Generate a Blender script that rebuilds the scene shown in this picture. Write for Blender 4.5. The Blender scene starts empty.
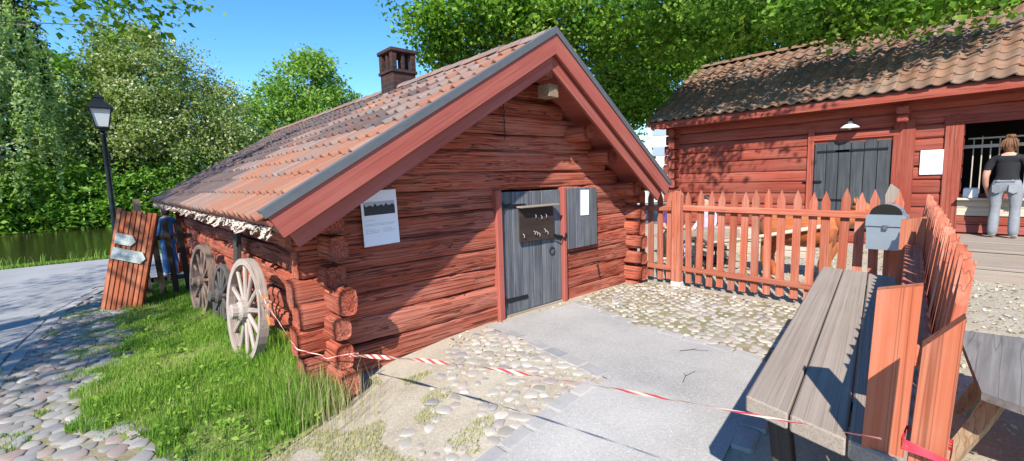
import bpy, math, random
import numpy as np
from mathutils import Matrix, Vector, geometry

random.seed(7)
RNG = np.random.default_rng(11)
SC = bpy.context.scene
COL = SC.collection

# ------------------------------------------------------------------ camera, sky, sun, exposure
cam_d = bpy.data.cameras.new('camera')
cam = bpy.data.objects.new('camera', cam_d)
COL.objects.link(cam)
cam_d.sensor_width = 36.0
cam_d.lens = 15.848
cam_d.clip_start = 0.02
cam_d.clip_end = 2000.0
cam.matrix_world = Matrix(((0.7445092, 0.0959948, -0.6606747, 0.0),
                           (-0.6669656, 0.0634029, -0.7423860, 0.0),
                           (-0.0293765, 0.9933605, 0.1112293, 1.6),
                           (0, 0, 0, 1)))
SC.camera = cam

SUN = Vector((0.93, 0.58, -0.91)).normalized()          # direction the light travels
SUN_EL = math.asin(-SUN.z)
world = bpy.data.worlds.new('World')
SC.world = world
world.use_nodes = True
wn = world.node_tree
for n in list(wn.nodes):
    wn.nodes.remove(n)
w_out = wn.nodes.new('ShaderNodeOutputWorld')
w_bg = wn.nodes.new('ShaderNodeBackground')
w_sky = wn.nodes.new('ShaderNodeTexSky')
w_sky.sky_type = 'NISHITA'
w_sky.sun_disc = False
w_sky.sun_elevation = SUN_EL
w_sky.sun_rotation = math.atan2(-SUN.x, -SUN.y)
w_sky.air_density = 1.0
w_sky.dust_density = 0.0
w_sky.ozone_density = 5.0
w_bg.inputs['Strength'].default_value = 0.15
w_hs = wn.nodes.new('ShaderNodeHueSaturation')
w_hs.inputs['Saturation'].default_value = 1.22
wn.links.new(w_sky.outputs[0], w_hs.inputs['Color'])
wn.links.new(w_hs.outputs[0], w_bg.inputs[0])
wn.links.new(w_bg.outputs[0], w_out.inputs[0])

sun_d = bpy.data.lights.new('sun', 'SUN')
sun_d.energy = 5.0
sun_d.angle = math.radians(0.55)
sun_d.color = (1.0, 0.94, 0.85)
sun = bpy.data.objects.new('sun', sun_d)
COL.objects.link(sun)
sun.rotation_euler = SUN.to_track_quat('-Z', 'Y').to_euler()
sun.location = (-20, -12, 25)

SC.view_settings.view_transform = 'Standard'
SC.view_settings.look = 'None'
SC.view_settings.gamma = 1.0
SC.view_settings.use_curve_mapping = False
SC.view_settings.exposure = 0.8

# ------------------------------------------------------------------ helpers
WM = {}


def place(o, parent=None, M=None):
    M = M if M is not None else Matrix.Identity(4)
    if o.name not in COL.objects:
        COL.objects.link(o)
    if parent is not None:
        o.parent = parent
        o.matrix_parent_inverse = WM[parent.name].inverted()
    o.matrix_basis = M
    WM[o.name] = M.copy()
    return o


def tag(o, label=None, cat=None, group=None, kind=None):
    if label:
        o['label'] = label
    if cat:
        o['category'] = cat
    if group:
        o['group'] = group
    if kind:
        o['kind'] = kind
    return o


def root(name, label, cat, M, group=None):
    o = bpy.data.objects.new(name, None)
    o.empty_display_size = 0.2
    place(o, None, M if isinstance(M, Matrix) else Matrix.Translation(M))
    return tag(o, label, cat, group)


def add(name, mesh, mat=None, parent=None, M=None):
    if mat is not None and len(mesh.materials) == 0:
        mesh.materials.append(mat)
    o = bpy.data.objects.new(name, mesh)
    return place(o, parent, M)


def T(x, y=None, z=None):
    return Matrix.Translation((x, y, z)) if y is not None else Matrix.Translation(x)


def R(a, ax):
    return Matrix.Rotation(a, 4, ax)


def basis(o, x, y, z):
    m = Matrix.Identity(4)
    for i, v in enumerate((x, y, z)):
        v = Vector(v).normalized()
        for j in range(3):
            m[j][i] = v[j]
    for j in range(3):
        m[j][3] = o[j]
    return m


def mesh_np(name, V, F, smooth=False, gp=None, tint=None):
    """V (n,3) array, F (m,k) array of equal-size faces (or list of lists)"""
    me = bpy.data.meshes.new(name)
    V = np.asarray(V, dtype=np.float32)
    if isinstance(F, np.ndarray):
        m, k = F.shape
        me.vertices.add(len(V))
        me.vertices.foreach_set('co', V.ravel())
        me.loops.add(m * k)
        me.loops.foreach_set('vertex_index', F.astype(np.int32).ravel())
        me.polygons.add(m)
        me.polygons.foreach_set('loop_start', np.arange(0, m * k, k, dtype=np.int32))
        me.update(calc_edges=True)
    else:
        me.from_pydata([tuple(map(float, v)) for v in V], [], F)
        me.update()
    if smooth:
        me.polygons.foreach_set('use_smooth', np.ones(len(me.polygons), dtype=bool))
    if gp is None:
        ext = V.max(0) - V.min(0)
        ax = int(np.argmax(ext))
        gp = V[:, [ax, (ax + 1) % 3, (ax + 2) % 3]]
    a = me.attributes.new('gp', 'FLOAT_VECTOR', 'POINT')
    a.data.foreach_set('vector', np.ascontiguousarray(gp, dtype=np.float32).ravel())
    if tint is not None:
        a = me.attributes.new('tint', 'FLOAT', 'POINT')
        a.data.foreach_set('value', np.asarray(tint, dtype=np.float32))
    me.validate()
    return me


class MB:
    def __init__(self):
        self.v = []
        self.f = []

    def put(self, V, F, M=None):
        b = len(self.v)
        for p in V:
            p = Vector(p)
            if M is not None:
                p = M @ p
            self.v.append(tuple(p))
        for q in F:
            self.f.append([i + b for i in q])
        return self

    def box(self, c, s, M=None, ch=0.0):
        sx, sy, sz = s[0] / 2, s[1] / 2, s[2] / 2
        V, F = [], []
        if ch <= 0:
            for x in (-1, 1):
                for y in (-1, 1):
                    for z in (-1, 1):
                        V.append((c[0] + x * sx, c[1] + y * sy, c[2] + z * sz))
            F = [[0, 1, 3, 2], [4, 6, 7, 5], [0, 4, 5, 1], [2, 3, 7, 6], [0, 2, 6, 4], [1, 5, 7, 3]]
            return self.put(V, F, M)
        idx = {}
        for x in (-1, 1):
            for y in (-1, 1):
                for z in (-1, 1):
                    for a in range(3):
                        d = [sx - ch, sy - ch, sz - ch]
                        d[a] += ch
                        idx[(x, y, z, a)] = len(V)
                        V.append((c[0] + x * d[0], c[1] + y * d[1], c[2] + z * d[2]))
        g = lambda x, y, z, a: idx[(x, y, z, a)]
        for s_ in (-1, 1):
            q = [g(s_, -1, -1, 0), g(s_, 1, -1, 0), g(s_, 1, 1, 0), g(s_, -1, 1, 0)]
            F.append(q if s_ > 0 else q[::-1])
            q = [g(-1, s_, -1, 1), g(-1, s_, 1, 1), g(1, s_, 1, 1), g(1, s_, -1, 1)]
            F.append(q if s_ > 0 else q[::-1])
            q = [g(-1, -1, s_, 2), g(1, -1, s_, 2), g(1, 1, s_, 2), g(-1, 1, s_, 2)]
            F.append(q if s_ > 0 else q[::-1])
        for p in (-1, 1):
            for q_ in (-1, 1):
                e = [g(p, q_, -1, 0), g(p, q_, -1, 1), g(p, q_, 1, 1), g(p, q_, 1, 0)]
                F.append(e if p * q_ < 0 else e[::-1])
                e = [g(p, -1, q_, 2), g(p, -1, q_, 0), g(p, 1, q_, 0), g(p, 1, q_, 2)]
                F.append(e if p * q_ < 0 else e[::-1])
                e = [g(-1, p, q_, 1), g(-1, p, q_, 2), g(1, p, q_, 2), g(1, p, q_, 1)]
                F.append(e if p * q_ < 0 else e[::-1])
                for r in (-1, 1):
                    t = [g(p, q_, r, 0), g(p, q_, r, 1), g(p, q_, r, 2)]
                    F.append(t if p * q_ * r > 0 else t[::-1])
        return self.put(V, F, M)

    def prism(self, poly, d0, d1, axis='y', M=None):
        """poly of 2D points; axis y: (x,z) outline extruded along y; x: (y,z); z: (x,y)"""
        def mk(p, d):
            return {'y': (p[0], d, p[1]), 'x': (d, p[0], p[1]), 'z': (p[0], p[1], d)}[axis]
        n = len(poly)
        V = [mk(p, d0) for p in poly] + [mk(p, d1) for p in poly]
        F = [list(range(n))[::-1], list(range(n, 2 * n))]
        for i in range(n):
            j = (i + 1) % n
            F.append([i, j, n + j, n + i])
        return self.put(V, F, M)

    def tube(self, pts, rad, n=8, cap=True, M=None):
        pts = [Vector(p) for p in pts]
        rad = rad if hasattr(rad, '__len__') else [rad] * len(pts)
        V, F = [], []
        up = Vector((0, 0, 1))
        t0 = (pts[1] - pts[0]).normalized()
        a = t0.cross(up)
        if a.length < 1e-3:
            a = t0.cross(Vector((1, 0, 0)))
        a.normalize()
        for i, p in enumerate(pts):
            t = (pts[min(i + 1, len(pts) - 1)] - pts[max(i - 1, 0)]).normalized()
            a = (a - t * a.dot(t)).normalized()
            b = t.cross(a)
            for k in range(n):
                w = 2 * math.pi * k / n
                V.append(p + (a * math.cos(w) + b * math.sin(w)) * rad[i])
        for i in range(len(pts) - 1):
            for k in range(n):
                q = (k + 1) % n
                F.append([i * n + k, i * n + q, (i + 1) * n + q, (i + 1) * n + k])
        if cap:
            F.append(list(range(n))[::-1])
            F.append([(len(pts) - 1) * n + k for k in range(n)])
        return self.put(V, F, M)

    def lathe(self, prof, n=16, M=None, arc=2 * math.pi):
        """prof list of (r,z)"""
        V, F = [], []
        for r, z in prof:
            for k in range(n):
                w = arc * k / n
                V.append((r * math.cos(w), r * math.sin(w), z))
        for i in range(len(prof) - 1):
            for k in range(n):
                q = (k + 1) % n
                F.append([i * n + k, i * n + q, (i + 1) * n + q, (i + 1) * n + k])
        F.append(list(range(n))[::-1])
        F.append([(len(prof) - 1) * n + k for k in range(n)])
        return self.put(V, F, M)

    def mesh(self, name='m', smooth=False, gp_axis=None):
        V = np.array(self.v, dtype=np.float32)
        gp = None
        if gp_axis is not None:
            gp = V[:, [gp_axis, (gp_axis + 1) % 3, (gp_axis + 2) % 3]]
        return mesh_np(name, V, self.f, smooth, gp)


# vectorised value noise -----------------------------------------------------
def _h(ix, iy, iz, s):
    n = (ix.astype(np.int64) * 374761393 + iy.astype(np.int64) * 668265263 + iz.astype(np.int64) * 2147483647 + s * 974711) & 0xFFFFFFFF
    n = ((n ^ (n >> 13)) * 1274126177) & 0xFFFFFFFF
    n = ((n ^ (n >> 16)) * 2246822519) & 0xFFFFFFFF
    return ((n ^ (n >> 15)) & 0xFFFF) / 65535.0


def vnoise(x, y, z, s=0):
    ix, iy, iz = np.floor(x), np.floor(y), np.floor(z)
    fx, fy, fz = x - ix, y - iy, z - iz
    fx, fy, fz = [t * t * (3 - 2 * t) for t in (fx, fy, fz)]
    r = 0
    for a in (0, 1):
        for b in (0, 1):
            for c in (0, 1):
                w = (fx if a else 1 - fx) * (fy if b else 1 - fy) * (fz if c else 1 - fz)
                r = r + w * _h(ix + a, iy + b, iz + c, s)
    return r


def sstep(a, b, x):
    t = np.clip((x - a) / (b - a), 0, 1)
    return t * t * (3 - 2 * t)


# ------------------------------------------------------------------ materials
class NT:
    def __init__(self, name):
        self.m = bpy.data.materials.new(name)
        self.m.use_nodes = True
        self.t = self.m.node_tree
        self.t.nodes.clear()
        self.out = self.t.nodes.new('ShaderNodeOutputMaterial')
        self.b = self.t.nodes.new('ShaderNodeBsdfPrincipled')
        self.t.links.new(self.b.outputs[0], self.out.inputs[0])

    def n(self, typ, **kw):
        nd = self.t.nodes.new('ShaderNode' + typ)
        for k, v in kw.items():
            if k[0] == '_':
                setattr(nd, k[1:], v)
            else:
                s = nd.inputs[int(k[1:])] if (k[0] == 'i' and k[1:].isdigit()) else nd.inputs[k.replace('_', ' ')]
                self.set(s, v)
        return nd

    def set(self, s, v):
        if hasattr(v, 'is_linked') or isinstance(v, bpy.types.NodeSocket):
            self.t.links.new(v, s)
        else:
            s.default_value = v

    def math(self, op, a, b=0.0, clamp=False):
        nd = self.n('Math', _operation=op, _use_clamp=clamp)
        self.set(nd.inputs[0], a)
        self.set(nd.inputs[1], b)
        return nd.outputs[0]

    def coords(self, along=1.0, across=1.0, rnd=True, mode='gp'):
        if mode == 'gp':
            c = self.n('Attribute', _attribute_name='gp').outputs['Vector']
        else:
            c = self.n('TexCoord').outputs['Object']
        if rnd:
            r = self.n('ObjectInfo').outputs['Random']
            r = self.math('MULTIPLY', r, 57.3)
            cb = self.n('CombineXYZ', X=r, Y=r, Z=r).outputs[0]
            c = self.n('VectorMath', _operation='ADD', i0=c, i1=cb).outputs[0]
        self.base = c
        return self.scale(c, (along, across, across))

    def scale(self, c, s):
        return self.n('VectorMath', _operation='MULTIPLY', i0=c, i1=s).outputs[0]

    def noise(self, c, scale=1.0, detail=6.0, rough=0.6, dist=0.0):
        return self.n('TexNoise', Vector=c, Scale=scale, Detail=detail, Roughness=rough, Distortion=dist).outputs[0]

    def ramp(self, f, stops, interp='LINEAR'):
        nd = self.n('ValToRGB')
        self.set(nd.inputs[0], f)
        cr = nd.color_ramp
        cr.interpolation = interp
        while len(cr.elements) < len(stops):
            cr.elements.new(0.5)
        for e, (p, c) in zip(cr.elements, stops):
            e.position = p
            e.color = (c, c, c, 1) if not hasattr(c, '__len__') else (*c, 1)
        return nd.outputs[0]

    def mix(self, f, a, b, mode='MIX'):
        nd = self.n('Mix', _data_type='RGBA', _blend_type=mode)
        self.set(nd.inputs[0], f)
        for s, v in ((nd.inputs[6], a), (nd.inputs[7], b)):
            self.set(s, (*v, 1) if isinstance(v, tuple) and len(v) == 3 else v)
        return nd.outputs[2]

    def bump(self, h, strength=0.5, dist=0.01, prev=None):
        nd = self.n('Bump', Strength=strength, Distance=dist, Height=h)
        if prev is not None:
            self.set(nd.inputs['Normal'], prev)
        return nd.outputs[0]

    def done(self, col=None, rough=0.8, normal=None, spec=0.3, **kw):
        if col is not None:
            self.set(self.b.inputs['Base Color'], (*col, 1) if isinstance(col, tuple) else col)
        self.set(self.b.inputs['Roughness'], rough)
        self.b.inputs['Specular IOR Level'].default_value = spec
        if normal is not None:
            self.set(self.b.inputs['Normal'], normal)
        for k, v in kw.items():
            self.set(self.b.inputs[k.replace('_', ' ')], v)
        return self.m


def wood(name, c1, c2, weather, wamt=0.4, along=1.6, across=40.0, bump=0.6, bd=0.012, rough=0.85, crack=0.5, varied=0.12):
    t = NT(name)
    c = t.coords(along, across)
    fine = t.noise(c, 1.0, 8, 0.65)
    c2_ = t.scale(t.base, (along * 0.35, across * 0.6, across * 0.6))
    mid = t.noise(c2_, 1.0, 2, 0.5, 0.0)
    big = t.noise(t.scale(t.base, (1.3, 3.0, 3.0)), 1.0, 4, 0.6)
    crk = t.math('ABSOLUTE', t.math('SUBTRACT', mid, 0.5))
    crk = t.ramp(crk, [(0.0, 0.0), (0.022, 1.0)])
    col = t.mix(t.ramp(fine, [(0.3, 0.0), (0.7, 1.0)]), c1, c2)
    wm = t.math('MULTIPLY', t.ramp(t.math('ADD', t.math('MULTIPLY', fine, 0.55), t.math('MULTIPLY', big, 0.6)), [(0.5, 0.0), (0.72, 1.0)]), wamt)
    col = t.mix(wm, col, weather)
    rnd = t.n('ObjectInfo').outputs['Random']
    col = t.n('HueSaturation', Color=col, Value=t.math('ADD', t.math('MULTIPLY', rnd, 2 * varied), 1.0 - varied)).outputs[0]
    dark = t.mix(crack, col, (0.012, 0.006, 0.005))
    col = t.mix(crk, dark, col)
    h = t.math('ADD', t.math('MULTIPLY', fine, 0.5), t.math('MULTIPLY', crk, crack))
    return t.done(col, rough, t.bump(h, bump, bd), 0.2)


def plain(name, col, rough=0.6, metal=0.0, var=0.15, scale=8.0, bump=0.1, bd=0.004, spec=0.4, mode='gp'):
    t = NT(name)
    c = t.coords(1, 1, mode=mode)
    n = t.noise(c, scale, 6, 0.65)
    v = t.math('ADD', t.math('MULTIPLY', n, 2 * var), 1 - var)
    hs = t.n('HueSaturation', Color=(*col, 1), Value=v).outputs[0]
    return t.done(hs, t.math('ADD', rough - 0.1, t.math('MULTIPLY', n, 0.2)), t.bump(n, bump, bd), spec, Metallic=metal)


def foliage(name, stops, trans=0.35):
    t = NT(name)
    a = t.n('Attribute', _attribute_name='tint').outputs['Fac']
    col = t.ramp(a, stops)
    t.done(col, 0.55, None, 0.25)
    tr = t.n('BsdfTranslucent')
    tc = t.mix(1.0, col, (1.25, 1.3, 0.5), 'MULTIPLY')
    t.set(tr.inputs['Color'], tc)
    mx = t.n('MixShader', Fac=trans)
    t.t.links.new(t.b.outputs[0], mx.inputs[1])
    t.t.links.new(tr.outputs[0], mx.inputs[2])
    t.t.links.new(mx.outputs[0], t.out.inputs[0])
    return t.m


M = {}
M['log'] = wood('falu_red_log', (0.255, 0.046, 0.026), (0.46, 0.117, 0.063), (0.45, 0.22, 0.165), 0.5, 0.6, 66, 1.0, 0.02, 0.9, 0.65, 0.16)
M['log_end'] = wood('falu_red_log_end', (0.33, 0.06, 0.04), (0.42, 0.10, 0.06), (0.36, 0.20, 0.16), 0.5, 14, 14, 0.8, 0.015, 0.9, 0.4)
M['barn_log'] = wood('barn_red_timber', (0.24, 0.046, 0.030), (0.31, 0.070, 0.044), (0.33, 0.13, 0.095), 0.45, 0.8, 26, 0.6, 0.01, 0.85, 0.45, 0.16)
M['trim'] = wood('red_trim_board', (0.29, 0.072, 0.054), (0.34, 0.090, 0.066), (0.38, 0.15, 0.12), 0.35, 0.8, 30, 0.3, 0.004, 0.75, 0.25, 0.06)
M['fence'] = wood('red_fence_paint', (0.34, 0.084, 0.045), (0.43, 0.128, 0.071), (0.48, 0.26, 0.19), 0.55, 1.3, 50, 0.45, 0.005, 0.82, 0.45, 0.2)
M['board'] = wood('red_board_paint', (0.345, 0.085, 0.038), (0.40, 0.112, 0.051), (0.44, 0.23, 0.16), 0.45, 0.7, 44, 0.35, 0.004, 0.78, 0.45, 0.08)
M['grey_door'] = wood('black_grey_door_paint', (0.065, 0.072, 0.082), (0.115, 0.123, 0.138), (0.21, 0.215, 0.225), 0.55, 1.0, 40, 0.4, 0.006, 0.75, 0.4, 0.14)
M['barn_door'] = wood('black_barn_door', (0.035, 0.04, 0.046), (0.06, 0.067, 0.075), (0.10, 0.105, 0.115), 0.4, 1.0, 24, 0.3, 0.005, 0.7, 0.25, 0.1)
M['oldwood'] = wood('weathered_grey_wood', (0.255, 0.205, 0.165), (0.31, 0.255, 0.208), (0.39, 0.335, 0.285), 0.4, 0.6, 110, 0.5, 0.004, 0.85, 0.3, 0.07)
M['darkwood'] = wood('dark_brown_wood', (0.035, 0.028, 0.024), (0.06, 0.05, 0.043), (0.10, 0.09, 0.08), 0.4, 1.4, 34, 0.5, 0.006, 0.85, 0.4)
M['brownwood'] = wood('brown_raw_wood', (0.22, 0.135, 0.075), (0.33, 0.22, 0.13), (0.36, 0.30, 0.23), 0.4, 1.4, 34, 0.4, 0.005, 0.8, 0.4)
M['palewood'] = wood('pale_wood', (0.42, 0.34, 0.25), (0.55, 0.47, 0.37), (0.5, 0.47, 0.42), 0.4, 1.2, 26, 0.3, 0.004, 0.8, 0.3)
M['wheelwood'] = wood('bleached_wheel_wood', (0.27, 0.21, 0.175), (0.42, 0.35, 0.305), (0.46, 0.41, 0.37), 0.5, 2.2, 60, 0.5, 0.005, 0.85, 0.5)
M['darkwheel'] = wood('tarred_wheel_wood', (0.04, 0.038, 0.037), (0.085, 0.08, 0.078), (0.16, 0.14, 0.13), 0.5, 2.2, 50, 0.5, 0.005, 0.8, 0.4)
M['brownwheel'] = wood('brown_wheel_wood', (0.12, 0.08, 0.06), (0.20, 0.145, 0.115), (0.26, 0.21, 0.18), 0.5, 2.2, 60, 0.5, 0.005, 0.85, 0.5)
M['panel'] = wood('rust_red_panel', (0.26, 0.055, 0.024), (0.40, 0.12, 0.05), (0.30, 0.16, 0.10), 0.55, 1.2, 20, 0.3, 0.005, 0.8, 0.3, 0.2)
M['varnish'] = wood('orange_varnished_wood', (0.30, 0.075, 0.022), (0.42, 0.125, 0.04), (0.45, 0.22, 0.12), 0.4, 1.0, 16, 0.2, 0.004, 0.4, 0.3)
M['metal_strip'] = plain('grey_sheet_metal', (0.095, 0.102, 0.11), 0.55, 0.0, 0.3, 5)
M['black_metal'] = plain('black_painted_iron', (0.012, 0.014, 0.017), 0.45, 0.3, 0.2, 12)
M['mailbox'] = plain('blue_grey_mailbox_paint', (0.30, 0.35, 0.40), 0.4, 0.5, 0.1, 6)
M['paper'] = plain('white_paper', (0.78, 0.80, 0.86), 0.6, 0, 0.04, 5, 0.02)
M['ink'] = plain('black_print', (0.03, 0.03, 0.035), 0.6, 0, 0.5, 60, 0.0)
M['greyink'] = plain('grey_print', (0.42, 0.43, 0.47), 0.7, 0, 0.1, 20, 0.0)
M['sign'] = plain('weathered_white_sign', (0.34, 0.37, 0.335), 0.6, 0, 0.3, 9, 0.05)
M['signboard'] = wood('dark_brown_sign', (0.035, 0.022, 0.018), (0.055, 0.037, 0.03), (0.08, 0.06, 0.05), 0.3, 1.2, 20, 0.2, 0.003, 0.7, 0.2)
M['white'] = plain('white_enamel', (0.75, 0.75, 0.72), 0.4, 0, 0.1, 8)
M['concrete'] = plain('pale_concrete', (0.55, 0.53, 0.50), 0.9, 0, 0.2, 30, 0.3)
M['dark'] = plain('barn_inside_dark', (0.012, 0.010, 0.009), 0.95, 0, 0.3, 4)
M['bark'] = plain('dark_tree_bark', (0.055, 0.042, 0.033), 0.95, 0, 0.4, 9, 0.9, 0.04)
M['birch'] = plain('pale_birch_trunk', (0.35, 0.33, 0.31), 0.9, 0, 0.4, 6, 0.4, 0.02)
M['birchbark'] = plain('white_birch_bark', (0.46, 0.38, 0.32), 0.75, 0, 0.5, 14, 0.5, 0.006)
M['skin'] = plain('skin', (0.55, 0.29, 0.20), 0.5, 0, 0.05, 5, 0.02)
M['hair'] = plain('reddish_blond_hair', (0.15, 0.068, 0.03), 0.6, 0, 0.7, 70, 0.8, 0.01)
M['darkhair'] = plain('dark_brown_hair', (0.03, 0.02, 0.015), 0.6, 0, 0.3, 40, 0.3)
M['tshirt'] = plain('black_cotton', (0.012, 0.012, 0.014), 0.85, 0, 0.2, 14, 0.4, 0.01)
M['jeans'] = plain('washed_grey_jeans', (0.21, 0.222, 0.24), 0.85, 0, 0.3, 9, 0.6, 0.015)
M['purple'] = plain('purple_jersey', (0.07, 0.035, 0.13), 0.85, 0, 0.2, 10, 0.3)
M['lavender'] = plain('lavender_cloth', (0.62, 0.52, 0.66), 0.85, 0, 0.25, 16, 0.3)
M['bluecloth'] = plain('blue_cloth', (0.05, 0.13, 0.30), 0.85, 0, 0.25, 10, 0.4)
M['shoe'] = plain('pale_shoe', (0.5, 0.48, 0.45), 0.6)
M['cable'] = plain('iron_dark', (0.03, 0.028, 0.026), 0.6, 0.5)

t = NT('lantern_glass')
M['glass'] = t.done((0.75, 0.76, 0.74), 0.35, None, 0.5, Transmission_Weight=0.35)


def tile_mat(name, stops, grime, gamt):
    t = NT(name)
    t.coords(1, 1)
    r = t.n('ObjectInfo').outputs['Random']
    a = t.n('Attribute', _attribute_name='tint').outputs['Fac']
    f = t.math('FRACT', t.math('ADD', r, a))
    col = t.ramp(f, stops)
    n1 = t.noise(t.base, 7.0, 8, 0.7)
    n2 = t.noise(t.base, 45.0, 6, 0.7)
    g = t.math('MULTIPLY', t.ramp(t.math('ADD', t.math('MULTIPLY', n1, 0.7), t.math('MULTIPLY', n2, 0.3)), [(0.44, 0.0), (0.62, 1.0)]), gamt)
    col = t.mix(g, col, grime)
    v = t.math('ADD', t.math('MULTIPLY', n2, 0.5), 0.75)
    col = t.n('HueSaturation', Color=col, Value=v).outputs[0]
    return t.done(col, 0.85, t.bump(n2, 0.35, 0.006), 0.25)


M['tile'] = tile_mat('clay_tile_cabin', [(0.0, (0.24, 0.125, 0.092)), (0.3, (0.27, 0.165, 0.128)), (0.55, (0.185, 0.12, 0.10)), (0.8, (0.26, 0.19, 0.162)), (1.0, (0.16, 0.13, 0.12))], (0.17, 0.14, 0.127), 0.75)
M['tile_dark'] = tile_mat('dark_clay_tile', [(0.0, (0.15, 0.075, 0.057)), (0.3, (0.085, 0.072, 0.07)), (0.6, (0.12, 0.095, 0.09)), (0.85, (0.19, 0.085, 0.062)), (1.0, (0.10, 0.085, 0.082))], (0.065, 0.06, 0.06), 0.7)
M['tile_red'] = tile_mat('newer_clay_tile', [(0.0, (0.31, 0.14, 0.085)), (0.5, (0.27, 0.105, 0.062)), (1.0, (0.33, 0.175, 0.12))], (0.19, 0.135, 0.11), 0.6)
M['barn_tile'] = tile_mat('clay_tile_barn', [(0.0, (0.23, 0.112, 0.066)), (0.3, (0.28, 0.155, 0.095)), (0.6, (0.20, 0.115, 0.077)), (0.8, (0.265, 0.17, 0.118)), (1.0, (0.16, 0.112, 0.084))], (0.10, 0.087, 0.07), 0.65)

t = NT('chimney_brick')
c = t.coords(1, 1, False, 'obj')
sx_ = t.n('SeparateXYZ', Vector=c).outputs
bc_ = t.n('CombineXYZ', X=t.math('ADD', sx_[0], sx_[1]), Y=sx_[2], Z=0.0).outputs[0]
br = t.n('TexBrick', Vector=bc_, Scale=1.0)
br.inputs['Color1'].default_value = (0.085, 0.028, 0.021, 1)
br.inputs['Color2'].default_value = (0.035, 0.022, 0.02, 1)
br.inputs['Mortar'].default_value = (0.06, 0.05, 0.047, 1)
for k, v in (('Mortar Size', 0.008), ('Brick Width', 0.22), ('Row Height', 0.075)):
    br.inputs[k].default_value = v
n = t.noise(c, 9, 6, 0.7)
col = t.mix(t.ramp(n, [(0.4, 0.0), (0.65, 0.8)]), br.outputs[0], (0.03, 0.025, 0.025))
M['brick'] = t.done(col, 0.9, t.bump(t.math('ADD', n, br.outputs[1]), 0.4, 0.01), 0.2)


def ground_mat(name, stops, scale=3.0, fine=60.0, spots=None, bump=0.6, bd=0.015, rough=0.95):
    t = NT(name)
    c = t.coords(1, 1, False, 'obj')
    n1 = t.noise(c, scale, 8, 0.65)
    n2 = t.noise(c, fine, 5, 0.7)
    col = t.ramp(t.math('ADD', t.math('MULTIPLY', n1, 0.6), t.math('MULTIPLY', n2, 0.4)), stops)
    if spots:
        vo = t.n('TexVoronoi', Vector=c, Scale=spots[0]).outputs
        s = t.ramp(vo['Distance'], [(0.18, 1.0), (0.34, 0.0)])
        sc = t.mix(vo['Color'], spots[1], spots[2])
        col = t.mix(t.math('MULTIPLY', s, spots[3]), col, sc)
    return t.done(col, rough, t.bump(n2, bump, bd), 0.2)


M['ground'] = ground_mat('dry_sandy_ground', [(0.3, (0.26, 0.215, 0.155)), (0.5, (0.38, 0.33, 0.255)), (0.7, (0.48, 0.43, 0.35))], 2.0, 45, (42, (0.28, 0.24, 0.18), (0.62, 0.57, 0.48), 0.8))
M['bank'] = ground_mat('bank_soil', [(0.3, (0.04, 0.06, 0.02)), (0.6, (0.07, 0.11, 0.03)), (0.8, (0.11, 0.12, 0.05))], 1.0, 20)
M['lawnsoil'] = ground_mat('lawn_soil', [(0.3, (0.12, 0.15, 0.04)), (0.5, (0.20, 0.23, 0.07)), (0.7, (0.34, 0.30, 0.16))], 2.5, 60)
M['cobsoil'] = ground_mat('cobble_joint_sand', [(0.3, (0.10, 0.115, 0.045)), (0.45, (0.22, 0.19, 0.11)), (0.6, (0.33, 0.285, 0.19)), (0.75, (0.42, 0.365, 0.27))], 3.0, 60)
M['slab'] = ground_mat('pale_grey_asphalt', [(0.28, (0.20, 0.19, 0.18)), (0.42, (0.31, 0.295, 0.28)), (0.55, (0.38, 0.365, 0.345)), (0.72, (0.46, 0.44, 0.415))], 0.9, 55, (60, (0.15, 0.145, 0.14), (0.68, 0.65, 0.61), 0.75), 0.6, 0.008)
M['asphalt'] = ground_mat('road_asphalt', [(0.3, (0.22, 0.22, 0.225)), (0.5, (0.29, 0.285, 0.285)), (0.7, (0.35, 0.34, 0.335))], 0.8, 90, (90, (0.18, 0.18, 0.18), (0.42, 0.41, 0.40), 0.5), 0.5, 0.006)


def stone_mat(name, stops):
    t = NT(name)
    t.coords(1, 1)
    r = t.n('ObjectInfo').outputs['Random']
    a = t.n('Attribute', _attribute_name='tint').outputs['Fac']
    f = t.math('FRACT', t.math('ADD', r, a))
    col = t.ramp(f, stops)
    n2 = t.noise(t.base, 40.0, 7, 0.75)
    n1 = t.noise(t.base, 9.0, 4, 0.6)
    v = t.math('ADD', t.math('MULTIPLY', t.math('ADD', n2, n1), 0.45), 0.55)
    col = t.n('HueSaturation', Color=col, Value=v).outputs[0]
    return t.done(col, 0.85, t.bump(n2, 0.35, 0.006), 0.25)


M['cobble'] = stone_mat('grey_cobble', [(0.0, (0.21, 0.195, 0.175)), (0.3, (0.28, 0.27, 0.255)), (0.55, (0.235, 0.22, 0.205)), (0.75, (0.34, 0.32, 0.29)), (0.93, (0.28, 0.205, 0.18)), (1.0, (0.21, 0.21, 0.215))])
M['cobble_pale'] = stone_mat('pale_cobble', [(0.0, (0.28, 0.255, 0.215)), (0.25, (0.40, 0.37, 0.325)), (0.5, (0.28, 0.255, 0.22)), (0.7, (0.48, 0.45, 0.40)), (0.88, (0.35, 0.285, 0.25)), (1.0, (0.26, 0.25, 0.245))])
M['sett'] = stone_mat('granite_sett', [(0.0, (0.30, 0.29, 0.275)), (0.5, (0.37, 0.35, 0.33)), (1.0, (0.25, 0.25, 0.255))])

t = NT('river_water')
c = t.coords(1, 1, False, 'obj')
wv = t.noise(t.scale(c, (0.5, 2.2, 1)), 1.6, 5, 0.6)
M['water'] = t.done((0.028, 0.026, 0.010), 0.07, t.bump(wv, 0.22, 0.05), 0.5)

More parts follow.
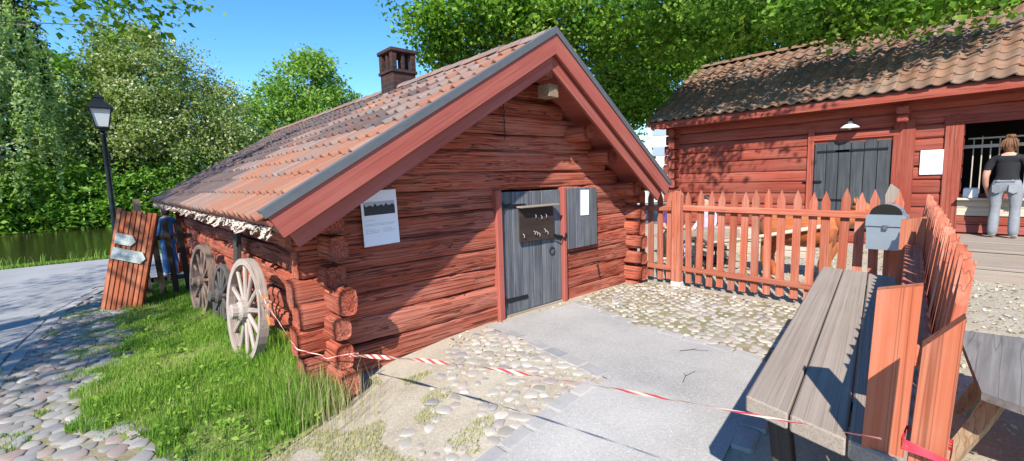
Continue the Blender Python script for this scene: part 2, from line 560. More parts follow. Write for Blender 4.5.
t = NT('grass_blade')
a = t.n('Attribute', _attribute_name='tint').outputs['Fac']
col = t.ramp(a, [(0.0, (0.12, 0.26, 0.025)), (0.45, (0.24, 0.41, 0.05)), (0.72, (0.38, 0.46, 0.12)), (0.88, (0.50, 0.48, 0.22)), (1.0, (0.54, 0.45, 0.27))])
t.done(col, 0.6, None, 0.2)
tr = t.n('BsdfTranslucent')
t.set(tr.inputs['Color'], col)
mx = t.n('MixShader', Fac=0.45)
t.t.links.new(t.b.outputs[0], mx.inputs[1])
t.t.links.new(tr.outputs[0], mx.inputs[2])
t.t.links.new(mx.outputs[0], t.out.inputs[0])
M['grass'] = t.m

M['leaf_maple'] = foliage('maple_leaf', [(0.0, (0.045, 0.12, 0.012)), (0.35, (0.10, 0.22, 0.022)), (0.65, (0.19, 0.35, 0.045)), (1.0, (0.34, 0.48, 0.10))], 0.5)
M['leaf_chestnut'] = foliage('chestnut_leaf', [(0.0, (0.10, 0.17, 0.04)), (0.45, (0.22, 0.30, 0.09)), (1.0, (0.40, 0.45, 0.18))], 0.4)
M['blossom'] = foliage('chestnut_blossom', [(0.0, (0.46, 0.46, 0.26)), (1.0, (0.66, 0.63, 0.44))], 0.3)
M['leaf_birch'] = foliage('birch_leaf', [(0.0, (0.18, 0.28, 0.10)), (0.5, (0.29, 0.40, 0.16)), (1.0, (0.42, 0.52, 0.26))], 0.5)
M['leaf_spruce'] = foliage('spruce_needles', [(0.0, (0.018, 0.045, 0.016)), (0.6, (0.035, 0.075, 0.026)), (1.0, (0.07, 0.11, 0.04))], 0.15)
M['leaf_bush'] = foliage('bush_leaf', [(0.0, (0.07, 0.17, 0.02)), (0.5, (0.14, 0.29, 0.035)), (1.0, (0.25, 0.41, 0.07))], 0.45)
M['leaf_lime'] = foliage('lime_leaf', [(0.0, (0.11, 0.22, 0.04)), (0.5, (0.20, 0.35, 0.06)), (1.0, (0.33, 0.47, 0.11))], 0.45)


def tape_mat():
    t = NT('barrier_tape_red_white')
    g = t.n('Attribute', _attribute_name='gp').outputs['Vector']
    s = t.n('SeparateXYZ', Vector=g).outputs
    f = t.math('FRACT', t.math('ADD', t.math('MULTIPLY', s[0], 7.0), t.math('MULTIPLY', s[1], 0.55)))
    col = t.ramp(f, [(0.0, (0.60, 0.035, 0.07)), (0.42, (0.64, 0.08, 0.10)), (0.52, (0.80, 0.70, 0.52)), (0.94, (0.80, 0.66, 0.55))])
    return t.done(col, 0.35, None, 0.5)


M['tape'] = tape_mat()

# ------------------------------------------------------------------ terrain
def gz(x, y):
    """height of the ground"""
    x = np.asarray(x, dtype=float)
    y = np.asarray(y, dtype=float)
    L = sstep(3.0, 0.8, x)
    z = L * (-0.2 - 0.05 * np.clip(y - 4.5, 0, 6))
    z = z + 0.10 * np.exp(-((x - 1.1) / 0.42) ** 2) * sstep(4.1, 4.9, y) * (1 - sstep(6.5, 9.5, y))
    far = sstep(14, 17, y) * (1 - L)
    z = z - 0.5 * far
    ch = sstep(19.25, 20.0, y) * (1 - sstep(38.0, 39.6, y))
    z = z - 1.6 * ch
    z = z + sstep(40, 60, y) * 0.8
    return z


def G(x, y):
    return float(gz(x, y))


def coords_1d(lo, a, b, hi, step, n_out):
    inner = np.arange(a, b + step / 2, step)
    k = np.linspace(0, 1, n_out + 1)[1:] ** 2.2
    return np.concatenate([(a - k * (a - lo))[::-1], inner, b + k * (hi - b)])


gx = coords_1d(-400, -8, 16, 400, 0.25, 26)
gy = coords_1d(-300, -4, 42, 700, 0.25, 26)
XX, YY = np.meshgrid(gx, gy, indexing='ij')
ZZ = gz(XX, YY)
nx, ny = XX.shape
V = np.stack([XX.ravel(), YY.ravel(), ZZ.ravel()], 1)
ii = np.arange(nx * ny).reshape(nx, ny)
F = np.stack([ii[:-1, :-1], ii[1:, :-1], ii[1:, 1:], ii[:-1, 1:]], -1).reshape(-1, 4)
gm = mesh_np('ground', V, F, True)
gm.materials.append(M['ground'])
gm.materials.append(M['bank'])
cyc = (V[F[:, 0], 1] + V[F[:, 2], 1]) / 2
gm.polygons.foreach_set('material_index', (cyc > 16.5).astype(np.int32))
tag(add('ground', gm), 'dry sandy ground with gravel and stones', 'ground', kind='structure')

wm_ = mesh_np('river', np.array([(-400, 18.6, -0.66), (400, 18.6, -0.66), (400, 40, -0.66), (-400, 40, -0.66)]), np.array([[0, 1, 2, 3]]))
tag(add('river', wm_, M['water']), 'still brown-green river between the road and the far bank', 'water', kind='structure')


def inside(poly, x, y):
    c = np.zeros(np.shape(x), dtype=bool)
    n = len(poly)
    for i in range(n):
        x1, y1 = poly[i]
        x2, y2 = poly[(i + 1) % n]
        cond = ((y1 > y) != (y2 > y)) & (x < (x2 - x1) * (y - y1) / (y2 - y1 + 1e-12) + x1)
        c ^= cond
    return c


def sheet(name, poly, off, mat, step=0.2, wob=0.0):
    out = []
    for i in range(len(poly)):
        a, b = Vector(poly[i]), Vector(poly[(i + 1) % len(poly)])
        n = max(1, int((b - a).length / step))
        for k in range(n):
            p = a.lerp(b, k / n)
            if wob:
                p = p + Vector((random.uniform(-wob, wob), random.uniform(-wob, wob)))
            out.append(p)
    nb = len(out)
    xs = [p.x for p in out]
    ys = [p.y for p in out]
    pts = list(out)
    gx_, gy_ = np.meshgrid(np.arange(min(xs), max(xs), step), np.arange(min(ys), max(ys), step))
    ins = inside(poly, gx_, gy_)
    for x, y in zip(gx_[ins], gy_[ins]):
        pts.append(Vector((x + 0.01, y + 0.013)))
    vs, es, fs, *_ = geometry.delaunay_2d_cdt(pts, [(i, (i + 1) % nb) for i in range(nb)], [], 1, 1e-4)
    V = np.array([(v.x, v.y, G(v.x, v.y) + off) for v in vs])
    me = mesh_np(name, V, [list(f) for f in fs], True)
    o = add(name, me, mat)
    tag(o, kind='structure')
    return o


P_lawn = [(0.16, 11.6), (-0.12, 9.0), (0.05, 7.8), (-0.28, 6.1), (-0.5, 5.3), (-0.22, 4.55), (0.0, 3.95), (0.2, 3.5), (0.55, 3.2), (0.92, 3.30), (1.2, 3.48), (1.42, 3.66), (1.45, 4.4), (1.45, 12.6), (0.6, 13.0)]
P_road = [(-60, 6.0), (-3.0, 6.8), (-1.25, 7.0), (-1.22, 8.6), (-1.08, 11.2), (-0.4, 13.5), (2.0, 14.2), (30, 14.6), (30, 18.9), (-60, 18.9)]
P_cobl = [(-1.0, 3.0), (-1.1, 7.2), (-0.95, 9.4), (-0.7, 11.1), (-0.3, 12.5), (0.3, 13.0), (0.3, 11.5), (0.0, 9.0), (0.18, 7.8), (-0.15, 6.1), (-0.38, 5.3), (-0.1, 4.55), (0.12, 3.95), (0.3, 3.3), (0.2, 2.6)]
P_slab = [(1.2, 2.03), (2.82, 2.08), (2.95, 3.25), (2.95, 3.78), (4.32, 3.7), (4.06, 2.6), (4.0, 1.3), (3.1, 1.12), (2.45, 1.02), (1.6, -0.6), (-0.6, -0.6), (-0.9, 1.9)]
P_cobm = [(1.25, 2.12), (2.80, 2.17), (2.93, 3.25), (2.93, 3.72), (2.3, 3.6), (1.95, 3.2), (1.55, 2.95), (1.25, 2.6)]
P_cobr = [(4.36, 3.72), (4.12, 2.6), (4.06, 1.25), (5.9, 1.25), (5.95, 3.75)]

tag(sheet('lawn', P_lawn, 0.010, M['lawnsoil'], 0.2, 0.03), 'green grassy strip along the cabin side wall', 'grass')
tag(sheet('road', P_road, 0.014, M['asphalt'], 0.5), 'grey asphalt road along the river', 'road')
o_slab = tag(sheet('path', P_slab, 0.014, M['slab'], 0.2), 'pale grey asphalt path leading to the cabin door', 'path')
o_cobl = tag(sheet('cobble_paving', P_cobl, 0.006, M['cobsoil'], 0.2, 0.02), 'rounded cobblestones between the road and the grass', 'paving')
o_cobm = tag(sheet('cobble_paving', P_cobm, 0.006, M['ground'], 0.2, 0.02), 'sparse cobblestones set in sand left of the path', 'paving')
o_cobr = tag(sheet('cobble_paving', P_cobr, 0.006, M['cobsoil'], 0.2, 0.02), 'small pale cobblestones between the path and the picket fence', 'paving')


def stone_variants(n, flat=1.0):
    res = []
    for k in range(n):
        rs = np.random.default_rng(100 + k)
        seg = 8
        jit = 1 + rs.uniform(-0.24, 0.2, seg)
        sq = 1 + 0.12 * np.cos(4 * np.arange(seg) * 2 * math.pi / seg + rs.uniform(0, 6))
        V, F = [], []
        for (r, z) in ((1.0, -0.5), (0.97, 0.2), (0.74, 0.72)):
            for i in range(seg):
                w = 2 * math.pi * i / seg
                V.append((0.5 * r * jit[i] * sq[i] * math.cos(w), 0.5 * r * jit[i] * sq[i] * math.sin(w), z * flat + rs.uniform(-0.05, 0.05)))
        V.append((rs.uniform(-.08, .08), rs.uniform(-.08, .08), 0.92 * flat))
        for a in range(2):
            for i in range(seg):
                j = (i + 1) % seg
                F.append([a * seg + i, a * seg + j, (a + 1) * seg + j, (a + 1) * seg + i])
        for i in range(seg):
            F.append([2 * seg + i, 2 * seg + (i + 1) % seg, 3 * seg])
        res.append((np.array(V), F))
    return res


STONES = stone_variants(7)


def lay_stones(parent, poly, spacing, size, height, mat, limit=300, skip=0.0, keep=None, aspect=(0.75, 1.15), seed=1):
    rs = np.random.default_rng(seed)
    vm = []
    for V, F in STONES:
        me = mesh_np('cobblestone', V, F, True)
        me.materials.append(mat)
        vm.append(me)
    xs = [p[0] for p in poly]
    ys = [p[1] for p in poly]
    cand = []
    row = 0
    y = min(ys)
    while y < max(ys):
        x = min(xs) + (spacing / 2 if row % 2 else 0)
        while x < max(xs):
            px, py = x + rs.uniform(-.2, .2) * spacing, y + rs.uniform(-.17, .17) * spacing
            if inside(poly, np.array(px), np.array(py)) and rs.random() > skip and (keep is None or keep(px, py, rs)):
                cand.append((px, py))
            x += spacing
        y += spacing * 0.86
        row += 1
    cand.sort(key=lambda p: math.hypot(*p))
    rv, rf, rt = [], [], []
    nb = 0
    for i, (px, py) in enumerate(cand):
        s = size * rs.uniform(*aspect)
        s2 = s * rs.uniform(0.75, 1.2)
        k = int(rs.integers(len(STONES)))
        tilt = Matrix.Rotation(rs.uniform(-.1, .1), 4, 'X') @ Matrix.Rotation(rs.uniform(-.1, .1), 4, 'Y')
        Mx = T(px, py, G(px, py) + 0.008 + rs.uniform(-0.006, 0.005)) @ tilt @ R(rs.uniform(0, 6.28), 'Z') @ Matrix.Diagonal((s, s2, height * rs.uniform(.8, 1.2), 1))
        if i < limit:
            add('cobblestone', vm[k], None, parent, Mx)
        else:
            V, F = STONES[k]
            for p in V:
                rv.append(tuple(Mx @ Vector(p)))
                rt.append((i * 0.37) % 1.0)
            rf += [[q + nb for q in f] for f in F]
            nb += len(V)
    if rv:
        me = mesh_np('cobblestones_far', np.array(rv), rf, True, None, rt)
        tag(add('cobblestones_beyond', me, mat, parent), kind='stuff')


lay_stones(o_cobl, P_cobl, 0.140, 0.142, 0.020, M['cobble'], 300, 0.03, None, (0.8, 1.2), 3)
lay_stones(o_cobm, P_cobm, 0.108, 0.092, 0.014, M['cobble_pale'], 300, 0.0, lambda x, y, r: r.random() < (0.55 + 0.45 * sstep(1.8, 2.6, x)), (0.5, 1.5), 4)
lay_stones(o_cobr, P_cobr, 0.100, 0.088, 0.012, M['cobble_pale'], 300, 0.12, None, (0.55, 1.3), 5)

# edging setts along the path and the kerb
def sett_mesh(l, w, h, seed):
    rs = np.random.default_rng(seed)
    b = MB().box((0, 0, 0), (l, w, h), None, 0.012)
    b.v = [(x + rs.uniform(-.004, .004), y + rs.uniform(-.004, .004), z + rs.uniform(-.003, .003)) for x, y, z in b.v]
    return b.mesh('paving_stone')


SETT = [sett_mesh(0.236, 0.125 + 0.012 * k, 0.08, k) for k in range(4)]
for m_ in SETT:
    m_.materials.append(M['sett'])


def row_of_setts(parent, pts, spacing, side=0.0, meshes=SETT):
    for a, b in zip(pts[:-1], pts[1:]):
        a, b = Vector(a), Vector(b)
        d = (b - a)
        n = max(1, int(d.length / spacing))
        d.normalize()
        nrm = Vector((-d.y, d.x))
        for k in range(n):
            p = a + d * (k + 0.5) * spacing + nrm * (side + random.uniform(-.006, .006))
            ang = math.atan2(d.y, d.x) + random.uniform(-.03, .03)
            add('paving_stone', random.choice(meshes), None, parent, T(p.x, p.y, G(p.x, p.y) - 0.024 + random.uniform(-.002, .004)) @ R(ang, 'Z') @ R(-math.atan((G(p.x + d.x * .1, p.y + d.y * .1) - G(p.x - d.x * .1, p.y - d.y * .1)) / .2), 'Y') @ R(random.uniform(-.015, .015), 'X'))


row_of_setts(o_slab, [(1.25, 2.09), (2.86, 2.13), (2.99, 3.25), (2.99, 3.7)], 0.245)
row_of_setts(o_slab, [(4.36, 3.7), (4.11, 2.6), (4.05, 1.3)], 0.245)
row_of_setts(o_slab, [(4.0, 1.24), (3.1, 1.06), (2.45, 0.95), (2.2, 0.55)], 0.245)
KS = [sett_mesh(0.42, 0.16, 0.1, 50 + k) for k in range(3)]
for m_ in KS:
    m_.materials.append(M['sett'])
KL = [(-1.25, 6.2), (-1.16, 8.6), (-1.02, 11.15), (-0.36, 13.4)]
o_road = bpy.data.objects['road']
row_of_setts(o_road, KL, 0.43, 0.0, KS)
row_of_setts(o_road, [(x + 0.18, y) for x, y in KL], 0.43, 0.0, KS)

# ------------------------------------------------------------------ logs
def log_mesh(L, h, th, seed, du=0.05, nv=28, fiss=0.016, wob=0.038, sq=6.0, sag=0.02):
    """along x from 0 to L; thickness th in y, height h in z; weathered, fissured"""
    nu = max(4, int(L / du))
    u = np.linspace(0, L, nu + 1)
    a = np.linspace(0, 2 * math.pi, nv, endpoint=False)
    ca, sa = np.cos(a), np.sin(a)
    ry = np.sign(ca) * np.abs(ca) ** (2 / sq)
    rz = np.sign(sa) * np.abs(sa) ** (2 / sq)
    U, RY = np.meshgrid(u, ry, indexing='ij')
    _, RZ = np.meshgrid(u, rz, indexing='ij')
    s = seed * 13.7
    Y0, Z0 = RY * th / 2, RZ * h / 2
    big = vnoise(U * 1.4 + s, Y0 * 5 + s, Z0 * 5, 1) - 0.5
    k = 1 + wob * 2 * big
    f1 = np.abs(vnoise(U * 0.9 + s, Y0 * 30, Z0 * 34 + s, 2) - 0.5) * 2
    f2 = np.abs(vnoise(U * 2.3 + s, Y0 * 60, Z0 * 70 + s, 3) - 0.5) * 2
    d = fiss * (np.clip(1 - f1 * 4.5, 0, 1) * 1.3 + np.clip(1 - f2 * 3.0, 0, 1) * 0.55) + 0.006 * (vnoise(U * 5 + s, Y0 * 40, Z0 * 40, 4) - .5)
    rad = np.sqrt(Y0 ** 2 + Z0 ** 2) + 1e-6
    endf = np.minimum(1, np.minimum(U, L - U) / 0.03)
    d = d * (0.25 + 0.75 * np.minimum(1, np.minimum(U, L - U) / 0.25))
    endk = 0.93 + 0.07 * endf
    Y = Y0 * k * endk - Y0 / rad * d
    Z = Z0 * k * endk - Z0 / rad * d
    Z = Z + sag * 2 * (vnoise(U * 0.55 + s, 0 * U, 0 * U, 5) - 0.5)
    Y = Y + sag * 2 * (vnoise(U * 0.7 + s, 0 * U + 3, 0 * U, 6) - 0.5)
    V = np.stack([U.ravel(), Y.ravel(), Z.ravel()], 1)
    ii = np.arange((nu + 1) * nv).reshape(nu + 1, nv)
    jj = np.roll(ii, -1, 1)
    F = np.stack([ii[:-1], ii[1:], jj[1:], jj[:-1]], -1).reshape(-1, 4)[:, ::-1].tolist()
    n0 = len(V)
    caps = []
    for e, ring in ((0, ii[0]), (1, ii[-1])):
        c = V[ring].mean(0)
        inner = c + (V[ring] - c) * 0.5
        inner[:, 0] += (-1 if e == 0 else 1) * 0.004 + RNG.uniform(-.002, .002, nv)
        c[0] += (-1 if e == 0 else 1) * 0.004
        b = n0 + sum(len(x) for x in caps)
        caps.append(np.concatenate([inner, c[None]]))
        for k_ in range(nv):
            q = (k_ + 1) % nv
            f = [int(ring[k_]), int(ring[q]), b + q, b + k_]
            g = [b + k_, b + q, b + nv]
            F += [f if e == 0 else f[::-1], g if e == 0 else g[::-1]]
    V = np.concatenate([V] + caps)
    return mesh_np('log', V, F, True)


# ------------------------------------------------------------------ log cabin
YG = 3.894
XL, XR = 1.35, 5.82          # centre lines of the side walls
Y1 = 12.9                    # back of the cabin
AP = (3.62, 3.15)            # roof apex x, z (top of verge)
EL = (0.744, 1.44)           # left eave
ER = (5.984, 1.492)          # right eave
YV = YG - 0.60               # front verge
YB = 13.55
cabin = root('log_cabin', 'low red log cabin with tiled gable roof, grey door and shutter', 'cabin', (3.6, YG, 0))


def zroof(x):
    if x < AP[0]:
        return AP[1] + (x - AP[0]) * (AP[1] - EL[1]) / (AP[0] - EL[0])
    return AP[1] + (x - AP[0]) * (ER[1] - AP[1]) / (ER[0] - AP[0])


DX0, DX1, DZ0, DZ1 = 3.30, 4.305, 0.03, 1.465
zs = [-0.30]
hs = [0.235, 0.215, 0.245, 0.225, 0.21, 0.235, 0.215, 0.225, 0.20, 0.22, 0.20, 0.21, 0.19, 0.19, 0.18]
sd = 0
for k, h in enumerate(hs):
    z0 = zs[-1]
    zs.append(z0 + h)
    zc = z0 + h / 2
    top = z0 + h * 0.6
    x0, x1 = 1.08 + random.uniform(-.03, .03), 6.06 + random.uniform(-.03, .03)
    xl = AP[0] - (AP[1] - 0.17 - top) * (AP[0] - EL[0]) / (AP[1] - EL[1])
    xr = AP[0] + (AP[1] - 0.17 - top) * (ER[0] - AP[0]) / (AP[1] - ER[1])
    x0, x1 = max(x0, xl), min(x1, xr)
    if zc > 1.5:
        x0, x1 = max(x0, xl), min(x1, xr)
    if x1 - x0 < 0.25:
        break
    spans = [(x0, x1)]
    if z0 < DZ1 - 0.06:
        spans = [(x0, DX0 - 0.03), (DX1 + 0.03, x1)]
    for a, b in spans:
        sd += 1
        add('log', log_mesh(b - a, h * 1.07, 0.21, sd, 0.035, 40), M['log'], cabin, T(a, YG + 0.105 + random.uniform(-.012, .012), zc))
    # log on the rear gable too
    if x1 - x0 > 0.5:
        sd += 1
        add('log', log_mesh(x1 - x0, h * 1.02, 0.2, sd, 0.3, 10), M['log'], cabin, T(x0, Y1 - 0.1, zc))
# side walls, half a log out of step with the gable
for side, X in ((0, XL), (1, XR)):
    z = -0.62 if side == 0 else -0.18
    k = 0
    while z < 1.36:
        h = [0.225, 0.24, 0.215, 0.23][k % 4]
        sd += 1
        Lg = Y1 + 0.25 - (YG - 0.24 + random.uniform(-.09, .06))
        me = log_mesh(Lg, h * random.uniform(0.88, 1.0), random.uniform(0.16, 0.20), sd, 0.06 if side == 0 else 0.12, 30, 0.016, 0.07, 3.6)
        y0 = Y1 + 0.25 - Lg
        add('log', me, M['log'], cabin, basis((X + random.uniform(-.012, .012), y0, z + h / 2), (0, 1, 0), (-1, 0, 0), (0, 0, 1)))
        z += h
        k += 1

# roof deck, right slope tiles, verge boards
roof_b = MB()
for (xa, za), (xb, zb) in ((EL, AP), (AP, ER)):
    d = Vector((xb - xa, 0, zb - za)).normalized()
    nrm = Vector((-d.z, 0, d.x))
    o0 = Vector((xa, 0, za)) - nrm * 0.085
    o1 = Vector((xb, 0, zb)) - nrm * 0.085
    q0, q1 = o0 - nrm * 0.04, o1 - nrm * 0.04
    roof_b.prism([(o0.x, o0.z), (o1.x, o1.z), (q1.x, q1.z), (q0.x, q0.z)], YV + 0.05, YB - 0.05, 'y')
roof = add('roof', roof_b.mesh('roof_deck'), M['trim'], cabin)


def pantile(cover, length, thick, prof, nseg=9, lift=0.02):
    us = np.linspace(0, 1, nseg)
    zt = np.array([prof(u) for u in us])
    xs = us * (cover + 0.028)
    V = []
    for (yy, add_) in ((0.0, lift), (length, 0.0)):
        for th_ in (0.0, -thick):
            for x, z in zip(xs, zt):
                V.append((x, yy, z + add_ + th_))
    n = nseg
    F = []
    for i in range(n - 1):
        F.append([i, i + 1, 2 * n + i + 1, 2 * n + i])                # top
        F.append([n + i + 1, n + i, 3 * n + i, 3 * n + i + 1])        # underside
        F.append([i + 1, i, n + i, n + i + 1])                        # lower end
    F.append([0, 2 * n, 3 * n, n])
    F.append([n - 1, 2 * n - 1, 4 * n - 1, 3 * n - 1])
    me = mesh_np('roof_tile', np.array(V), F, False, None)
    for p in me.polygons:
        p.use_smooth = True
    sh = me.attributes.new('sharp_edge', 'BOOLEAN', 'EDGE')
    flags = np.zeros(len(me.edges), dtype=bool)
    for e in me.edges:
        va, vb = e.vertices
        if va < 2 * n and vb < 2 * n:
            flags[e.index] = True
    sh.data.foreach_set('value', flags)
    return me, np.array(V), F


def cabin_prof(u):       # flat pan with a roll on one side
    if u < 0.42:
        return 0.044 * math.sin(math.pi * u / 0.42) ** 0.8 if 0 < u < 0.42 else 0.0
    return 0.004 * math.sin(math.pi * (u - 0.42) / 0.58)


def barn_prof(u):        # deep S wave
    return 0.028 * math.cos(2 * math.pi * u * 0.92 - 0.5)


def tile_slope(parent, eave0, along, up, nrm, cols, rows, cover, expo, tl, prof, matf, limit, seed, jitter=0.006, zlift=0.02, nseg=9):
    """eave0: start corner; along: unit vector along the eave; up: unit vector up the slope"""
    rs = np.random.default_rng(seed)
    along, up, nrm = Vector(along).normalized(), Vector(up).normalized(), Vector(nrm).normalized()
    meshes = {}
    cells = [(c, r) for c in range(cols) for r in range(rows)]
    camp = Vector((0, 0, 1.6))
    cells.sort(key=lambda q: ((Vector(eave0) + along * (q[0] * cover) + up * (q[1] * expo)) - camp).length)
    rest = {}
    for i, (c, r) in enumerate(cells):
        mat = matf(c, r, rs)
        if mat.name not in meshes:
            me, V, F = pantile(cover, tl, 0.02, prof, nseg, zlift)
            me.materials.append(mat)
            meshes[mat.name] = (me, V, F, mat)
        me, V, F, _ = meshes[mat.name]
        p = Vector(eave0) + along * (c * cover + rs.uniform(-jitter, jitter)) + up * (r * expo + rs.uniform(-jitter, jitter) * 1.6) + nrm * rs.uniform(-.003, .004)
        Mx = basis(p, along, up, nrm) @ R(rs.uniform(-.012, .012), 'Z')
        if i < limit:
            add('roof_tile', me, None, parent, Mx)
        else:
            q = rest.setdefault(mat.name, ([], [], []))
            b = len(q[0])
            q[0].extend(tuple(Mx @ Vector(v)) for v in V)
            q[1].extend([[k + b for k in f] for f in F])
            q[2].extend([float(rs.random())] * len(V))
    acc = REST.setdefault(parent.name, [])
    for nm, (v, f, tn) in rest.items():
        acc.append((v, f, tn, meshes[nm][3]))


REST = {}


def rest_tiles(parent):
    V, F, TN, MI, mats = [], [], [], [], []
    for v, f, tn, m_ in REST.get(parent.name, []):
        b = len(V)
        V += v
        F += [[q + b for q in g] for g in f]
        TN += tn
        if m_ not in mats:
            mats.append(m_)
        MI += [mats.index(m_)] * len(f)
    me = mesh_np('roof_tiles_rest', np.array(V), F, False, None, TN)
    for m_ in mats:
        me.materials.append(m_)
    me.polygons.foreach_set('material_index', np.array(MI, dtype=np.int32))
    tag(add('roof_tiles_beyond', me, None, parent), kind='stuff')


dl = Vector((AP[0] - EL[0], 0, AP[1] - EL[1]))
slen = dl.length
dl.normalize()
nl = Vector((-dl.z, 0, dl.x))
ROWS = 11
EXPO = (slen + 0.02) / ROWS
COVER = 0.218
COLS = int((YB - YV - 0.12) / COVER)


def cabin_tile_mat(c, r, rs):
    nz = float(vnoise(np.array(c * 0.16 + 3.0), np.array(r * 0.75), np.array(0.5), 71))
    q = nz + 0.020 * (c - 12) + rs.uniform(-0.10, 0.10)  # dark tiles grow more frequent towards the rear of the roof
    if r == 0 and c < 12:
        return M['tile_red'] if rs.random() < 0.85 else M['tile']
    if q > 0.54:
        return M['tile_dark']
    return M['tile_red'] if (q < 0.30 or rs.random() < 0.10) else M['tile']


# columns run away from the camera: mirrored so that the roll lies on the far side
eave0 = Vector((EL[0], YV + 0.10, EL[1])) - nl * 0.075 - dl * 0.04
tile_slope(roof, eave0, (0, 1, 0), dl, -nl if nl.z < 0 else nl, COLS, ROWS, COVER, EXPO, EXPO + 0.07, cabin_prof, cabin_tile_mat, 300, 21, 0.006, 0.034)
dr = Vector((AP[0] - ER[0], 0, AP[1] - ER[1]))
srl = dr.length
dr.normalize()
nr = Vector((-dr.z, 0, dr.x))
nr = nr if nr.z > 0 else -nr
tile_slope(roof, Vector((ER[0], YV + 0.10, ER[1])) - nr * 0.075 - dr * 0.03, (0, 1, 0), dr, nr, COLS, 8, COVER, srl / 8, srl / 8 + 0.07, cabin_prof, lambda c, r, rs: M['tile'], 0, 22, nseg=6)
rest_tiles(roof)
# ridge tiles
rb = MB()
me_r = MB()
for k in range(1):
    pr = [(0.13 * math.cos(w), 0.085 * math.sin(w)) for w in np.linspace(0, math.pi, 9)]
    pr += [(0.115 * math.cos(w), 0.07 * math.sin(w)) for w in np.linspace(math.pi, 0, 9)]
    me_r.prism(pr, 0.0, 0.40, 'y')
ridge_me = me_r.mesh('ridge_tile')
ridge_me.materials.append(M['tile'])
y = YV + 0.05
while y < YB - 0.2:
    add('ridge_tile', ridge_me, None, roof, T(AP[0], y, AP[1] - 0.075 + random.uniform(-.006, .006)) @ R(-0.03, 'X'))
    y += 0.365

# verge: metal strip, upper barge board, lower barge board (front; plain pair at the back)
def rake(x0, z0, x1, z1, off0, off1, ya, yb):
    d = Vector((x1 - x0, z1 - z0)).normalized()
    n = Vector((-d.y, d.x))
    if n.y < 0:
        n = -n
    return [(x0 + n.x * off1, z0 + n.y * off1), (x1 + n.x * off1, z1 + n.y * off1), (x1 + n.x * off0, z1 + n.y * off0), (x0 + n.x * off0, z0 + n.y * off0)], ya, yb


def rake_board(name, a, b, o0, o1, ya, yb, mat, plumb=True):
    """board between points a (eave) and b (apex); o0..o1 offsets along vertical; ends cut plumb"""
    dd = Vector((b[0] - a[0], b[1] - a[1])).normalized()
    sg = 1 if dd.x > 0 else -1
    nn = Vector((-dd.y, dd.x)) * sg
    ca = abs(dd.x)
    poly = [(a[0] + nn.x * o1 * ca, a[1] + nn.y * o1 * ca), (b[0], b[1] + o1), (b[0], b[1] + o0), (a[0] + nn.x * o0 * ca, a[1] + nn.y * o0 * ca)]
    m = MB().prism(poly, ya, yb, 'y')
    V = np.array(m.v)
    d = Vector((b[0] - a[0], b[1] - a[1])).normalized()
    gp = np.stack([V[:, 0] * d.x + V[:, 2] * d.y, V[:, 1], -V[:, 0] * d.y + V[:, 2] * d.x], 1)
    return add(name, mesh_np(name, V, m.f, False, gp), mat, cabin)


for (E_, sgn) in ((EL, 1), (ER, -1)):
    a = (E_[0] - 0.01 * sgn, zroof(E_[0]) - 0.006 * 1)
    b = AP
    rake_board('verge_flashing', (a[0], a[1]), b, -0.012, 0.016, YV - 0.014, YV + 0.07, M['metal_strip'])
    rake_board('verge_flashing', (a[0], a[1]), b, -0.055, -0.0125, YV - 0.014, YV - 0.002, M['metal_strip'])
    a2 = (E_[0] + 0.01 * sgn, zroof(E_[0] + 0.01 * sgn))
    rake_board('barge_board', a2, b, -0.255, -0.058, YV, YV + 0.035, M['trim'])
    a3 = (E_[0] + 0.055 * sgn, zroof(E_[0] + 0.055 * sgn))
    rake_board('barge_board', a3, b, -0.405, -0.17, YV + 0.060, YV + 0.095, M['trim'])
    rake_board('soffit_board', a3, b, -0.195, -0.172, YV + 0.036, YV + 0.059, M['trim'])
    rake_board('barge_board', a2, b, -0.30, -0.06, YB - 0.04, YB, M['trim'])
# purlins carrying the overhang (log ends under the right-hand barge)
for (x, z, L) in ((1.75, 1.66, 0.46), (2.7, 2.22, 0.46), (4.50, 2.16, 0.45), (4.98, 1.86, 0.45), (5.55, 1.42, 0.45)):
    sd += 1
    add('purlin', log_mesh(L + 0.3, 0.20, 0.20, sd, 0.05, 24, 0.012, 0.06, 2.6), M['log'], cabin, basis((x, YG - L + 0.12, z), (0, 1, 0), (-1, 0, 0), (0, 0, 1)))
sd += 1
add('ridge_beam', log_mesh(0.85, 0.19, 0.17, sd, 0.05, 20), M['log'], cabin, basis((3.60, YG - 0.50, 2.76), (0, 1, 0), (-1, 0, 0), (0, 0, 1)))
# small box on the ridge beam and its wire
bx = MB().box((0, 0, 0), (0.17, 0.16, 0.14), None, 0.006)
add('wooden_block', bx.mesh('block'), M['brownwood'], cabin, T(3.74, YG - 0.36, 2.56) @ R(0.08, 'Z'))
wz = MB().tube([(3.62, YG - 0.44, 2.74), (3.66, YG - 0.50, 2.72), (3.72, YG - 0.50, 2.66), (3.82, YG - 0.5, 2.65), (3.95, YG - 0.49, 2.64)], 0.006, 5)
add('wire_hook', wz.mesh('wire'), M['cable'], cabin)
ch = MB()
zz = 2.55
for k in range(9):
    ch.tube([(3.37, YG - 0.03, zz), (3.37 + (0.006 if k % 2 else -0.006), YG - 0.035, zz - 0.028), (3.37, YG - 0.03, zz - 0.055)], 0.006, 5)
    zz -= 0.055
add('iron_chain', ch.mesh('chain'), M['cable'], cabin)

